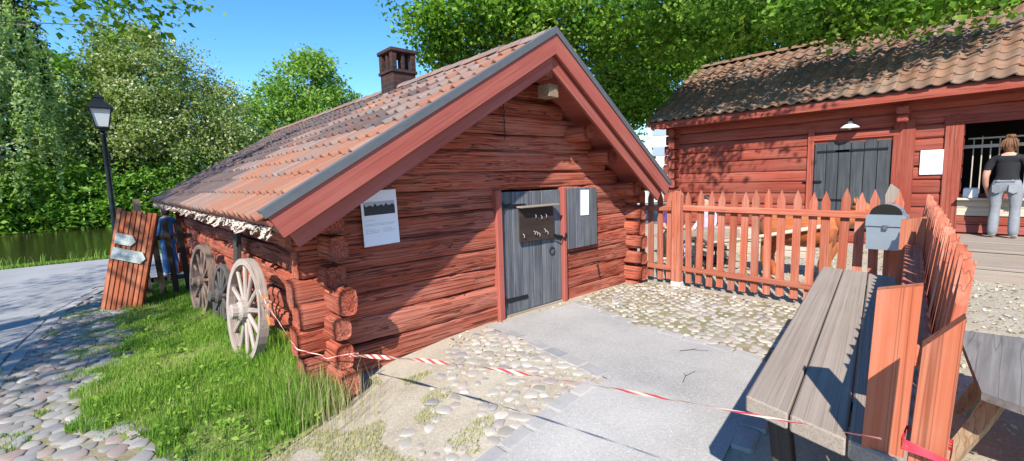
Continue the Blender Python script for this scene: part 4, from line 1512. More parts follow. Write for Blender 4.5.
# ------------------------------------------------------------------ mailbox
mb = root('mailbox', 'blue-grey metal mailbox with rounded lid on the fence corner', 'mailbox', (5.9, 0.87, 0.78))
yw = 0.152
prof = [(-yw, 0.0), (yw, 0.0), (yw, 0.34)]
for wv_ in np.linspace(0.12, math.pi - 0.12, 11):
    prof.append((0.86 * yw * math.cos(wv_), 0.35 + 0.11 * math.sin(wv_)))
prof.append((-yw, 0.34))
add('body', MB().prism([(-yw, 0.0), (yw, 0.0), (yw, 0.235), (-yw, 0.235)], -0.09, 0.09, 'x').mesh('body'), M['mailbox'], mb, T(5.90, 0.867, 0.785))
add('lid', MB().prism([(-yw - .006, 0.24), (yw + .006, 0.24), (yw + .006, 0.345)] + prof[3:-1] + [(-yw - .006, 0.345)], -0.105, 0.095, 'x').mesh('lid'), M['mailbox'], mb, T(5.90, 0.867, 0.785))
arch = [(0.85 * yw * math.cos(w), 0.36 + 0.105 * math.sin(w)) for w in np.linspace(0, math.pi, 11)]
add('opening', MB().prism(arch, -0.108, -0.1055, 'x').mesh('opening'), M['dark'], mb, T(5.90, 0.867, 0.785))
add('latch', MB().box((5.79, 0.867, 1.015), (0.018, 0.04, 0.05), None, 0.004).mesh('latch'), M['metal_strip'], mb)
add('stem', MB().box((6.005, 0.867, 0.95), (0.025, 0.10, 0.10), None, 0.004).mesh('stem'), M['cable'], mb)
# pale stump of a plank by the fence corner
pp = root('wooden_stake', 'pale grey weathered stake behind the mailbox and fence corner', 'stake', (6.35, 0.83, 0))
add('stake', MB().prism([(-0.06, 0), (0.06, 0), (0.065, 1.32), (0.02, 1.44), (-0.05, 1.37)], -0.03, 0.03, 'x').mesh('stake'), M['oldwood'], pp, T(6.35, 0.83, 0) @ R(-0.05, 'X'))

# ------------------------------------------------------------------ barrier tape
def ribbon(name, pts, w, mat, parent=None, twist0=0.0, twist=0.0, n=90, w1=None):
    P = np.array(pts, dtype=float)
    d = np.concatenate([[0], np.cumsum(np.linalg.norm(np.diff(P, axis=0), axis=1))])
    s = np.linspace(0, d[-1], n)
    Q = np.stack([np.interp(s, d, P[:, i]) for i in range(3)], 1)
    V, gp = [], []
    for i in range(n):
        tg = Q[min(i + 1, n - 1)] - Q[max(i - 1, 0)]
        tg /= np.linalg.norm(tg) + 1e-9
        a = np.cross(tg, (0, 0, 1.0))
        a /= np.linalg.norm(a) + 1e-9
        b = np.cross(a, tg)
        th = twist0 + twist * i / n + 0.5 * math.sin(i * 0.21)
        sd_ = math.cos(th) * b + math.sin(th) * a
        for sg in (-0.5, 0.5):
            V.append(Q[i] + sd_ * (w if w1 is None else w + (w1 - w) * i / n) * sg)
            gp.append((s[i], sg, 0))
    F = np.array([[2 * i, 2 * i + 1, 2 * i + 3, 2 * i + 2] for i in range(n - 1)])
    return mesh_np(name, np.array(V), F, True, np.array(gp))


tape = root('barrier_tape', 'red and white barrier tape stretched from the cabin corner to the fence board', 'tape', (1.35, 3.6, 0.2))
mid = []
for k in range(21):
    f_ = k / 20
    mid.append((1.36 - 0.03 * f_ + 0.03 * math.sin(math.pi * f_), 3.60 - 3.42 * f_, 0.20 + 0.755 * f_ + 0.035 * math.sin(math.pi * f_)))
add('tape_span', ribbon('tape', mid, 0.034, M['tape'], None, 0.2, 1.0, 140, 0.015), M['tape'], tape)
wrap = []
for k in range(21):
    w = k * math.pi / 2 + math.pi / 4
    wrap.append((1.395 + 0.040 * math.copysign(1, math.cos(w)), 0.106 + 0.042 * math.copysign(1, math.sin(w)), 0.945 + 0.015 * math.sin(k * 1.7)))
t_red = plain('crumpled_red_tape', (0.50, 0.035, 0.06), 0.4, 0, 0.5, 30)
add('tape_wrap', ribbon('tape', wrap, 0.005, t_red, None, 0.1, 0.0, 300), t_red, tape)
wrap2 = [(1.45, 3.62, 0.19), (1.30, 3.60, 0.22), (1.20, 3.66, 0.20), (1.18, 3.72, 0.22), (1.04, 3.85, 0.27), (1.03, 4.0, 0.31), (1.02, 4.3, 0.42), (0.98, 4.50, 0.55), (0.94, 4.53, 0.68)]
add('tape_wrap', ribbon('tape', wrap2, 0.009, M['tape'], None, 0.2, 4.0, 60), M['tape'], tape)
knot = [(0.97, 4.50, 0.50), (0.94, 4.47, 0.56), (0.99, 4.48, 0.60), (0.95, 4.50, 0.64), (0.99, 4.48, 0.55), (0.97, 4.45, 0.46), (0.98, 4.44, 0.36)]
t_or = plain('faded_orange_tape', (0.62, 0.22, 0.05), 0.5)
add('tape_tail', ribbon('tape', knot, 0.018, t_or, None, 0.0, 3.0, 50), t_or, tape)

# ------------------------------------------------------------------ panel with arrow signs, dark gate
pn = root('wooden_screen', 'rust-red ribbed screen leaning upright at the end of the grass', 'screen', (0.0, 10.5, G(0, 10.5)))
pdir = Vector((0.60, -0.42, 0)).normalized()
pnn = Vector((-pdir.y, pdir.x, 0)) * -1
PM = basis((-0.06, 10.60, G(0, 10.5)), pdir, (-pdir.y, pdir.x, 0), (0, 0, 1)) @ R(0.21, 'Y') @ R(-0.08, 'X')
for k in range(8):
    m_ = MB().prism([(-0.038, 0), (0.038, 0), (0.03, 0.035), (-0.03, 0.035)], 0, 1.80 + random.uniform(-.03, .02), 'z')
    add('slat', m_.mesh('slat'), M['panel'], pn, PM @ T(-0.22 + k * 0.083, 0, 0) @ R(math.pi, 'Z'))
add('backing', MB().box((0.07, 0.02, 0.9), (0.66, 0.03, 1.72)).mesh('backing'), M['darkwood'], pn, PM)
for (zc, w, h, dx, lab) in ((1.27, 0.34, 0.19, -0.02, 'small weathered white arrow sign, upper one on the ribbed screen'), (1.00, 0.56, 0.21, 0.07, 'wide weathered white arrow sign, lower one on the ribbed screen')):
    Ms = PM @ T(dx, -0.06, zc) @ R(0.05, 'Y')
    sr = root('arrow_sign', lab, 'sign', Ms)
    add('board', MB().prism([(-w / 2, -h / 2), (w / 2 - 0.07, -h / 2), (w / 2, 0), (w / 2 - 0.07, h / 2), (-w / 2, h / 2)], -0.008, 0.008, 'y').mesh('arrow'), M['sign'], sr, Ms)
    tb = MB()
    x = -w / 2 + 0.04
    while x < w / 2 - 0.1:
        ln = random.uniform(0.03, 0.06)
        tb.box((x + ln / 2, -0.0095, 0.015), (ln, 0.0015, 0.03))
        x += ln + 0.015
    add('lettering', tb.mesh('lettering'), M['greyink'], sr, Ms)
# dark gate between the panel and the cabin
gt = root('wooden_gate', 'dark slatted wooden gate in shade beside the rear cabin corner', 'gate', (0.75, 11.2, G(.75, 11.2)))
for k in range(4):
    x = 0.44 + k * 0.21
    add('picket', MB().prism([(-0.05, 0), (0.05, 0), (0.05, 1.42), (0, 1.52), (-0.05, 1.42)], -0.015, 0.015, 'y').mesh('gate_picket'), M['darkwood'], gt, T(x, 11.2, G(x, 11.2) + 0.03) @ R(-0.05, 'Y'))
for z in (0.3, 1.12):
    add('rail', MB().box((0.76, 11.23, z - 0.45), (0.9, 0.03, 0.09)).mesh('gate_rail'), M['darkwood'], gt)
add('post', MB().box((0.40, 11.25, 0.45), (0.11, 0.11, 2.0)).mesh('gate_post'), M['brownwood'], gt)

# ------------------------------------------------------------------ street lamp
LP = (0.07, 15.6)
lz = G(*LP)
lamp = root('street_lamp', 'black cast-iron lamp post with a four-sided lantern by the river', 'street lamp', (LP[0], LP[1], lz))
LM = T(LP[0], LP[1], lz) @ Matrix.Diagonal((1.0, 1.0, 0.965, 1.0))
add('post', MB().lathe([(0.15, 0), (0.15, 0.25), (0.11, 0.32), (0.10, 0.85), (0.075, 0.95), (0.065, 1.2), (0.055, 2.4), (0.05, 3.65), (0.08, 3.68), (0.05, 3.72), (0.04, 3.80)], 14).mesh('post', True), M['black_metal'], lamp, LM)
fr = MB()
hb, ht, zb, zt_ = 0.12, 0.21, 3.86, 4.34
for sx in (-1, 1):
    for sy in (-1, 1):
        fr.tube([(sx * hb, sy * hb, zb), (sx * ht, sy * ht, zt_)], 0.018, 4)
fr.box((0, 0, zb), (2 * hb + 0.05, 2 * hb + 0.05, 0.04)).box((0, 0, zt_), (2 * ht + 0.07, 2 * ht + 0.07, 0.035)).box((0, 0, 3.81), (0.14, 0.14, 0.08))
fr.tube([(-0.25, 0, 3.70), (0.25, 0, 3.70)], 0.014, 6)
add('lantern_frame', fr.mesh('frame'), M['black_metal'], lamp, LM)
for k in range(4):
    c, s_ = math.cos(k * math.pi / 2), math.sin(k * math.pi / 2)
    V = []
    for (h_, z_) in ((hb, zb + .02), (ht, zt_ - .02)):
        for q in (-1, 1):
            V.append((h_ * 0.93 * c - q * h_ * 0.93 * s_, h_ * 0.93 * s_ + q * h_ * 0.93 * c, z_))
    add('pane', mesh_np('pane', np.array(V), [[0, 1, 3, 2]]), M['glass'], lamp, LM)
add('lantern_roof', MB().lathe([(0.36, 4.355), (0.33, 4.39), (0.20, 4.50), (0.13, 4.55), (0.13, 4.60), (0.15, 4.62), (0.08, 4.68), (0.02, 4.72), (0.03, 4.76), (0.0, 4.83)], 4).mesh('roof'), M['black_metal'], lamp, LM @ R(math.pi / 4, 'Z'))

# ------------------------------------------------------------------ people (skin-modified skeletons)
def skin_body(joints, edges, root_i, sub=3):
    me = bpy.data.meshes.new('skel')
    me.from_pydata([j[0] for j in joints], edges, [])
    o = bpy.data.objects.new('skel', me)
    COL.objects.link(o)
    o.modifiers.new('s', 'SKIN')
    if not me.skin_vertices:
        me.skin_vertices.new()
    for i, j in enumerate(joints):
        r = j[1]
        sv = me.skin_vertices[0].data[i]
        sv.radius = r if hasattr(r, '__len__') else (r, r)
        sv.use_root = (i == root_i)
    sb_ = o.modifiers.new('d', 'SUBSURF')
    sb_.levels = sub
    sb_.render_levels = sub
    dg = bpy.context.evaluated_depsgraph_get()
    out = bpy.data.meshes.new_from_object(o.evaluated_get(dg))
    bpy.data.objects.remove(o)
    for p in out.polygons:
        p.use_smooth = True
    V = np.empty(len(out.vertices) * 3, dtype=np.float32)
    out.vertices.foreach_get('co', V)
    a = out.attributes.new('gp', 'FLOAT_VECTOR', 'POINT')
    a.data.foreach_set('vector', V)
    return out


def paint(me, mats, rule):
    me.materials.clear()
    for m_ in mats:
        me.materials.append(m_)
    for p in me.polygons:
        p.material_index = rule(p.center)


def hand(joints, edges, wrist_i, wrist, d, side, facing):
    """palm and five fingers from a wrist joint, pointing along d"""
    d = Vector(d).normalized()
    sdv = Vector(side).normalized()
    nn = d.cross(sdv)
    w = Vector(wrist)
    p = len(joints)
    joints.append((tuple(w + d * 0.05), (0.038, 0.02)))
    edges.append((wrist_i, p))
    for k in range(4):
        off = (k - 1.5) * 0.02
        L = (0.075, 0.085, 0.08, 0.062)[k]
        a = len(joints)
        joints.append((tuple(w + d * 0.095 + sdv * off), 0.0095))
        joints.append((tuple(w + d * (0.095 + L * 0.55) + sdv * off + nn * 0.012 * facing), 0.009))
        joints.append((tuple(w + d * (0.095 + L * 0.9) + sdv * off + nn * 0.034 * facing), 0.008))
        edges += [(p, a), (a, a + 1), (a + 1, a + 2)]
    a = len(joints)
    joints.append((tuple(w + d * 0.055 - sdv * 0.045 + nn * 0.01 * facing), 0.011))
    joints.append((tuple(w + d * 0.085 - sdv * 0.058 + nn * 0.025 * facing), 0.0095))
    edges += [(p, a), (a, a + 1)]


def head(parent, Mx, hair_mat, bun=False, lon=False):
    """head about 0.23 m high, face towards local -y... local origin at the chin-neck joint"""
    m = MB()
    prof = [(0.0, -0.015), (0.045, -0.005), (0.062, 0.03), (0.070, 0.07), (0.076, 0.11), (0.076, 0.15), (0.066, 0.19), (0.042, 0.215), (0.0, 0.224)]
    n = 18
    V, F = [], []
    for r, z in prof:
        for k in range(n):
            w = 2 * math.pi * k / n
            x, y = r * math.cos(w), r * 1.22 * math.sin(w)
            if y < 0:                                   # face side
                if z < 0.04:
                    y *= 1.12
                if abs(x) < 0.02 and 0.06 < z < 0.10:
                    y -= 0.018                          # nose
                if 0.02 < abs(x) < 0.05 and 0.10 < z < 0.13:
                    y += 0.008                          # eye sockets
            V.append((x, y, z))
    for i in range(len(prof) - 1):
        for k in range(n):
            q = (k + 1) % n
            F.append([i * n + k, i * n + q, (i + 1) * n + q, (i + 1) * n + k])
    m.put(V, F)
    for sx in (-1, 1):
        m.lathe([(0.0, -0.03), (0.018, -0.015), (0.022, 0.008), (0.014, 0.028), (0.0, 0.032)], 8, T(sx * 0.078, 0.005, 0.095) @ Matrix.Diagonal((0.4, 1, 1, 1)))
    h = add('head', m.mesh('head', True), M['skin'], parent, Mx)
    e = MB()
    for sx in (-1, 1):
        e.lathe([(0.0, -0.006), (0.011, 0.0), (0.0, 0.006)], 8, T(sx * 0.03, -0.083, 0.113))
    e.box((0, -0.081, 0.045), (0.045, 0.008, 0.008))
    add('face_details', e.mesh('face'), M['darkhair'], h, Mx)
    hm = MB()
    prof = [(0.066, 0.005), (0.082, 0.05), (0.09, 0.09), (0.094, 0.13), (0.09, 0.18), (0.066, 0.226), (0.03, 0.244), (0.0, 0.246)]
    if lon:
        prof = [(0.07, -0.05)] + prof
    V, F = [], []
    for r, z in prof:
        for k in range(n):
            w = 2 * math.pi * k / n
            x, y = r * math.cos(w), r * 1.2 * math.sin(w) + 0.012
            if y < -0.02 and z < 0.17:
                x *= 0.9
                y = -0.02
            V.append((x, y, z + 0.004 * math.sin(k * 5)))
    for i in range(len(prof) - 1):
        for k in range(n):
            q = (k + 1) % n
            F.append([i * n + k, i * n + q, (i + 1) * n + q, (i + 1) * n + k])
    hm.put(V, F)
    if bun:
        rb_ = np.random.default_rng(9)
        for q in range(9):
            a_ = rb_.uniform(0, 6.28)
            hm.lathe([(0.0, -0.035), (0.024, -0.022), (0.034, 0.0), (0.026, 0.024), (0.0, 0.036)], 9, T(0.03 * math.cos(a_), 0.05 + 0.025 * math.sin(a_), 0.235 + rb_.uniform(-.02, .035)) @ R(rb_.uniform(-1, 1), 'X') @ R(rb_.uniform(-1, 1), 'Y'))
        for q in range(7):
            x_ = (q - 3) * 0.022
            hm.tube([(x_ * 1.4, 0.085, 0.03), (x_ * 1.5, 0.118, 0.10), (x_ * 1.1, 0.108, 0.18), (x_ * 0.4, 0.07, 0.235)], [0.006, 0.012, 0.012, 0.008], 6)
    add('hair', hm.mesh('hair', True), M[hair_mat], parent, Mx)
    return h


# woman at the counter, seen from behind (local: facing +y, then rotated to face +x)
WMx = T(11.50, 0.13, 0.352) @ R(-math.pi / 2 - 0.12, 'Z') @ Matrix.Diagonal((1.03, 1.04, 1.0, 1.0))
wo = root('person', 'person with tied-up hair, black t-shirt and pale jeans standing at the barn counter', 'person', WMx)
J = [((0, 0, 0.93), (0.155, 0.115)), ((0, -0.01, 1.05), (0.135, 0.10)), ((0, 0.0, 1.18), (0.15, 0.105)), ((0, 0.005, 1.30), (0.165, 0.10)), ((0, 0.0, 1.39), (0.11, 0.075)), ((0, 0.01, 1.46), (0.052, 0.052)), ((0, 0.02, 1.52), (0.05, 0.05)),
     ((0.105, 0.0, 0.86), (0.105, 0.115)), ((0.115, 0.01, 0.70), (0.088, 0.09)), ((0.115, 0.015, 0.48), (0.068, 0.068)), ((0.12, -0.005, 0.28), (0.072, 0.075)), ((0.12, -0.01, 0.09), (0.066, 0.07)), ((0.125, 0.02, 0.045), (0.045, 0.045)), ((0.135, 0.13, 0.03), (0.042, 0.03)),
     ((-0.105, 0.0, 0.86), (0.105, 0.115)), ((-0.115, 0.01, 0.70), (0.088, 0.09)), ((-0.115, 0.02, 0.48), (0.068, 0.068)), ((-0.12, 0.0, 0.28), (0.072, 0.075)), ((-0.12, -0.01, 0.09), (0.066, 0.07)), ((-0.125, 0.02, 0.045), (0.045, 0.045)), ((-0.135, 0.13, 0.03), (0.042, 0.03)),
     ((0.175, 0.0, 1.355), 0.07), ((0.225, -0.015, 1.23), 0.06), ((0.25, -0.03, 1.07), 0.046), ((0.255, 0.05, 0.93), 0.04), ((0.235, 0.13, 0.84), 0.028),
     ((-0.175, 0.0, 1.355), 0.07), ((-0.225, -0.015, 1.23), 0.06), ((-0.25, -0.03, 1.07), 0.046), ((-0.255, 0.04, 0.93), 0.04), ((-0.24, 0.10, 0.83), 0.028)]
Ed = [(0, 1), (1, 2), (2, 3), (3, 4), (4, 5), (5, 6), (0, 7), (7, 8), (8, 9), (9, 10), (10, 11), (11, 12), (12, 13), (0, 14), (14, 15), (15, 16), (16, 17), (17, 18), (18, 19), (19, 20),
      (4, 21), (21, 22), (22, 23), (23, 24), (24, 25), (4, 26), (26, 27), (27, 28), (28, 29), (29, 30)]
hand(J, Ed, 25, (0.235, 0.13, 0.84), (-0.1, 0.5, -0.85), (0.3, 0.9, 0), -1)
hand(J, Ed, 30, (-0.24, 0.10, 0.83), (0.1, 0.4, -0.9), (-0.3, 0.9, 0), 1)
bm = skin_body(J, Ed, 0)


def w_rule(c):
    if c.z < 0.065:
        return 3
    if abs(c.x) > 0.192 and c.z < 1.17 and not (c.z < 1.0 and abs(c.x) < 0.205):
        return 0
    if c.z < 1.00:
        return 2
    if c.z > 1.415 and abs(c.x) < 0.085:
        return 0
    return 1


paint(bm, [M['skin'], M['tshirt'], M['jeans'], M['shoe']], w_rule)
wb_ = add('body', bm, None, wo, WMx)
for sx in (-1, 1):
    add('pocket', MB().prism([(-0.055, 0.0), (0.0, -0.03), (0.055, 0.0), (0.06, 0.12), (-0.06, 0.12)], -0.008, 0.008, 'y').mesh('pocket'), M['jeans'], wb_, WMx @ T(0.095 * sx, -0.112, 0.80) @ R(-0.12, 'X') @ R(0.25 * sx, 'Z'))
add('belt_line', MB().box((0, -0.108, 0.985), (0.22, 0.02, 0.03), None, 0.006).mesh('belt'), M['jeans'], wb_, WMx)
head(wo, WMx @ T(0, 0.025, 1.475) @ R(math.pi, 'Z') @ R(0.12, 'X'), 'hair', True)


def seated(name, label, Mx, top, bottom, hairm, sc=1.0):
    r = root(name, label, 'person', Mx)
    S = Mx @ Matrix.Diagonal((sc, sc, sc, 1))
    J = [((0, 0, 0.50), (0.15, 0.12)), ((0, 0.0, 0.64), (0.13, 0.10)), ((0, 0.02, 0.78), (0.145, 0.10)), ((0, 0.03, 0.90), (0.155, 0.10)), ((0, 0.03, 0.98), (0.10, 0.07)), ((0, 0.04, 1.06), (0.05, 0.05)), ((0, 0.05, 1.11), (0.05, 0.05)),
         ((0.10, 0.12, 0.50), (0.085, 0.085)), ((0.12, 0.42, 0.49), (0.065, 0.065)), ((0.12, 0.44, 0.25), (0.052, 0.055)), ((0.12, 0.43, 0.07), (0.04, 0.045)), ((0.12, 0.56, 0.03), (0.04, 0.03)),
         ((-0.10, 0.12, 0.50), (0.085, 0.085)), ((-0.12, 0.42, 0.49), (0.065, 0.065)), ((-0.12, 0.44, 0.25), (0.052, 0.055)), ((-0.12, 0.43, 0.07), (0.04, 0.045)), ((-0.12, 0.56, 0.03), (0.04, 0.03)),
         ((0.18, 0.03, 0.95), 0.06), ((0.22, 0.05, 0.75), 0.048), ((0.20, 0.22, 0.62), 0.04), ((0.14, 0.34, 0.60), 0.028),
         ((-0.18, 0.03, 0.95), 0.06), ((-0.22, 0.05, 0.75), 0.048), ((-0.20, 0.22, 0.62), 0.04), ((-0.14, 0.34, 0.60), 0.028)]
    Ed = [(0, 1), (1, 2), (2, 3), (3, 4), (4, 5), (5, 6), (0, 7), (7, 8), (8, 9), (9, 10), (10, 11), (0, 12), (12, 13), (13, 14), (14, 15), (15, 16), (4, 17), (17, 18), (18, 19), (19, 20), (4, 21), (21, 22), (22, 23), (23, 24)]
    hand(J, Ed, 20, J[20][0], (-0.4, 0.9, -0.1), (1, 0.3, 0), -1)
    hand(J, Ed, 24, J[24][0], (0.4, 0.9, -0.1), (-1, 0.3, 0), 1)
    me = skin_body(J, Ed, 0)
    paint(me, [M['skin'], M[top], M[bottom], M['shoe']], lambda c: 0 if (c.z > 1.02 or (c.z < 0.68 and c.z > 0.545 and c.y > 0.20) or c.y > 0.36 and c.z > 0.56) else (3 if c.z < 0.06 else (1 if c.z > 0.56 else 2)))
    add('body', me, None, r, S)
    head(r, S @ T(0, 0.05, 1.075) @ R(math.pi, 'Z'), hairm, False, True)
    return r


BN = root('garden_bench', 'low wooden bench behind the picket fence near the cabin corner', 'bench', (8.3, 4.15, 0))
add('seat', MB().box((8.3, 4.15, 0.40), (0.34, 1.5, 0.05), None, 0.006).mesh('seat'), M['oldwood'], BN)
for yy in (3.55, 4.75):
    add('leg', MB().box((8.3, yy, 0.19), (0.28, 0.07, 0.37), None, 0.006).mesh('leg'), M['oldwood'], BN)
seated('person', 'seated person in purple top behind the picket fence at the cabin corner', T(8.28, 4.42, 0.0) @ R(math.pi / 2 + 0.3, 'Z'), 'purple', 'darkhair', 'darkhair')
seated('person', 'seated person in pale lavender clothes behind the picket fence', T(8.28, 3.80, 0.0) @ R(math.pi / 2 - 0.4, 'Z'), 'lavender', 'lavender', 'darkhair', 0.92)

# person in blue beyond the gate
BMx = T(1.02, 13.9, G(1.02, 13.9)) @ R(0.6, 'Z')
pb = root('person', 'person in blue clothes standing beyond the dark gate', 'person', BMx)
J2 = [(j[0], j[1]) for j in J[:31]]
J2[24] = ((0.28, 0.03, 0.92), 0.042); J2[25] = ((0.27, 0.06, 0.80), 0.030)
J2[29] = ((-0.28, 0.03, 0.92), 0.042); J2[30] = ((-0.27, 0.06, 0.80), 0.030)
Ed2 = Ed[:30]
hand(J2, Ed2, 25, J2[25][0], (0, 0.1, -1), (0, 1, 0), -1)
hand(J2, Ed2, 30, J2[30][0], (0, 0.1, -1), (0, 1, 0), 1)
bm2 = skin_body(J2, Ed2, 0)
paint(bm2, [M['skin'], M['bluecloth'], M['shoe']], lambda c: 2 if c.z < 0.065 else (0 if (c.z > 1.43 or (abs(c.x) > 0.22 and c.z < 0.84)) else 1))
add('body', bm2, None, pb, BMx)
head(pb, BMx @ T(0, 0.025, 1.475) @ R(math.pi, 'Z'), 'darkhair')

# ------------------------------------------------------------------ wooden play horse and cart behind the fence
hx0, hy0 = 7.55, 2.12
HM = T(hx0, hy0, 0) @ Matrix.Diagonal((1.2, 1.0, 0.95, 1.0))
horse = root('wooden_horse', 'orange varnished wooden play horse behind the picket fence', 'horse', HM)
bd_ = MB()
bd_.tube([(0, -0.50, 0.78), (0, -0.44, 0.80), (0, -0.2, 0.79), (0, 0.1, 0.77), (0, 0.36, 0.80), (0, 0.48, 0.79)], [0.15, 0.25, 0.265, 0.25, 0.265, 0.17], 16)
body = add('body', bd_.mesh('horse_body', True, 1), M['varnish'], horse, HM)
add('neck', MB().tube([(0, -0.42, 0.86), (-0.02, -0.60, 0.98), (-0.03, -0.74, 1.10)], [0.15, 0.115, 0.085], 12).mesh('neck', True), M['varnish'], horse, HM)
hd = add('head', MB().tube([(-0.03, -0.64, 1.16), (-0.04, -0.76, 1.14), (-0.06, -0.92, 1.04), (-0.07, -1.04, 0.93), (-0.07, -1.07, 0.90)], [0.05, 0.095, 0.08, 0.06, 0.035], 12).mesh('head', True), M['varnish'], horse, HM)
for sx in (-1, 1):
    add('ear', MB().tube([(-0.03 + 0.05 * sx, -0.68, 1.21), (-0.03 + 0.06 * sx, -0.67, 1.30)], [0.028, 0.004], 6).mesh('ear', True), M['varnish'], hd, HM)
for (sx, yy, bend) in ((-1, -0.36, 1), (1, -0.36, 1), (-1, 0.36, -1), (1, 0.36, -1)):
    add('leg', MB().tube([(0.11 * sx, yy, 0.72), (0.12 * sx, yy - 0.03 * bend, 0.48), (0.12 * sx, yy + (0.02 if bend > 0 else 0.05), 0.30), (0.12 * sx, yy, 0.06), (0.12 * sx, yy - 0.03, -0.01)], [0.095, 0.07, 0.05, 0.04, 0.055], 10).mesh('leg', True), M['varnish'], horse, HM)
add('tail', MB().tube([(0, 0.47, 0.86), (0, 0.60, 0.78), (0, 0.62, 0.5)], [0.035, 0.05, 0.02], 8).mesh('tail', True), M['palewood'], horse, HM)
add('harness_band', MB().tube([(0.265 * math.cos(w), -0.40, 0.80 + 0.275 * math.sin(w)) for w in np.linspace(0, 2 * math.pi, 21)], 0.018, 6).mesh('band', True), M['cable'], horse, HM)
cart = root('wooden_cart', 'small grey wooden cart with pale shafts behind the play horse', 'cart', (7.6, 3.4, 0))
for sx in (-1, 1):
    add('shaft', MB().tube([(hx0 + 0.36 * sx, 1.7, 0.86), (hx0 + 0.36 * sx, 2.65, 0.62), (hx0 + 0.36 * sx, 3.7, 0.40)], 0.028, 8).mesh('shaft', True), M['palewood'], cart)
add('bed', MB().box((hx0, 3.45, 0.46), (0.62, 0.75, 0.05), None, 0.006).mesh('bed'), M['palewood'], cart)
for sx in (-1, 1):
    add('side_board', MB().box((hx0 + 0.30 * sx, 3.45, 0.58), (0.03, 0.75, 0.18), None, 0.005).mesh('side'), M['oldwood'], cart)
    n = 20
    wmb = MB().tube([(hx0 + 0.38 * sx, 3.5 + 0.28 * math.cos(w), 0.285 + 0.28 * math.sin(w)) for w in np.linspace(0, 2 * math.pi, 25)], 0.022, 6)
    for k in range(8):
        w = math.pi * 2 * k / 8
        wmb.tube([(hx0 + 0.38 * sx, 3.5, 0.285), (hx0 + 0.38 * sx, 3.5 + 0.27 * math.cos(w), 0.285 + 0.27 * math.sin(w))], 0.014, 5)
    add('wheel', wmb.mesh('wheel'), M['darkwood'], cart)
# pale plank stack near the barn door
st = root('plank_stack', 'stack of pale planks on the ground before the barn wall', 'planks', (9.6, 3.4, 0))
for k in range(4):
    add('plank', MB().box((0, 0, 0), (0.30, 1.7, 0.12), None, 0.01).mesh('plank'), M['palewood'], st, T(9.6 + 0.03 * (k % 2), 3.3 + 0.04 * k, 0.06 + 0.123 * k) @ R(0.02 * k, 'Z'))

# ------------------------------------------------------------------ trees
def leaf_quads(C, size, rs, up=0.6, aspect=0.62, jitter=0.35):
    n = len(C)
    nrm = rs.normal(size=(n, 3))
    nrm[:, 2] = np.abs(nrm[:, 2]) * 0.8 + up
    nrm /= np.linalg.norm(nrm, axis=1)[:, None]
    a = rs.normal(size=(n, 3))
    a -= nrm * (a * nrm).sum(1)[:, None]
    a /= np.linalg.norm(a, axis=1)[:, None] + 1e-9
    b = np.cross(nrm, a)
    s = size * (1 + rs.uniform(-jitter, jitter, n) + 0.35 * (rs.random(n) < 0.12))[:, None]
    fold = nrm * s * 0.12
    V = np.empty((n, 4, 3))
    V[:, 0] = C - a * s * 0.5
    V[:, 1] = C + b * s * 0.5 * aspect + fold
    V[:, 2] = C + a * s * 0.5
    V[:, 3] = C - b * s * 0.5 * aspect + fold
    return V.reshape(-1, 3), np.arange(4 * n).reshape(n, 4)


def crown_points(blobs, per, clump_r, lpc, rs, shell=0.55, flat=0.7):
    """blobs: (cx,cy,cz,rx,ry,rz,weight). returns leaf centres and tints"""
    cen, tint = [], []
    for (cx, cy, cz, rx, ry, rz, wt) in blobs:
        n = max(3, int(per * wt))
        d = rs.normal(size=(n, 3))
        d /= np.linalg.norm(d, axis=1)[:, None]
        r = shell + (1 - shell) * rs.random(n) ** 0.7
        r *= 1 + 0.10 * rs.normal(size=n)
        c = np.array([cx, cy, cz]) + d * r[:, None] * np.array([rx, ry, rz])
        cr = clump_r * rs.uniform(0.6, 1.4, n)
        L = rs.normal(size=(n, lpc, 3)) * 0.43
        L[:, :, 2] *= flat
        pts = c[:, None, :] + L * cr[:, None, None]
        tn = np.clip((rs.random(n) ** 1.2)[:, None] * 0.74 + rs.random((n, lpc)) * 0.3, 0, 1)
        cen.append(pts.reshape(-1, 3))
        tint.append(tn.ravel())
    return np.concatenate(cen), np.concatenate(tint)


def limb(mb, a, b, r0, r1, rs, sag=0.15, n=6):
    a, b = np.array(a, float), np.array(b, float)
    d = b - a
    L = np.linalg.norm(d)
    off = rs.normal(size=3) * sag * L * 0.4
    pts, rad = [], []
    for i in range(n + 1):
        f_ = i / n
        p = a + d * f_ + off * math.sin(math.pi * f_) + np.array([0, 0, 0.10 * L * math.sin(math.pi * f_)])
        pts.append(tuple(p))
        rad.append(r0 + (r1 - r0) * f_)
    mb.tube(pts, rad, 7, False)
    return pts


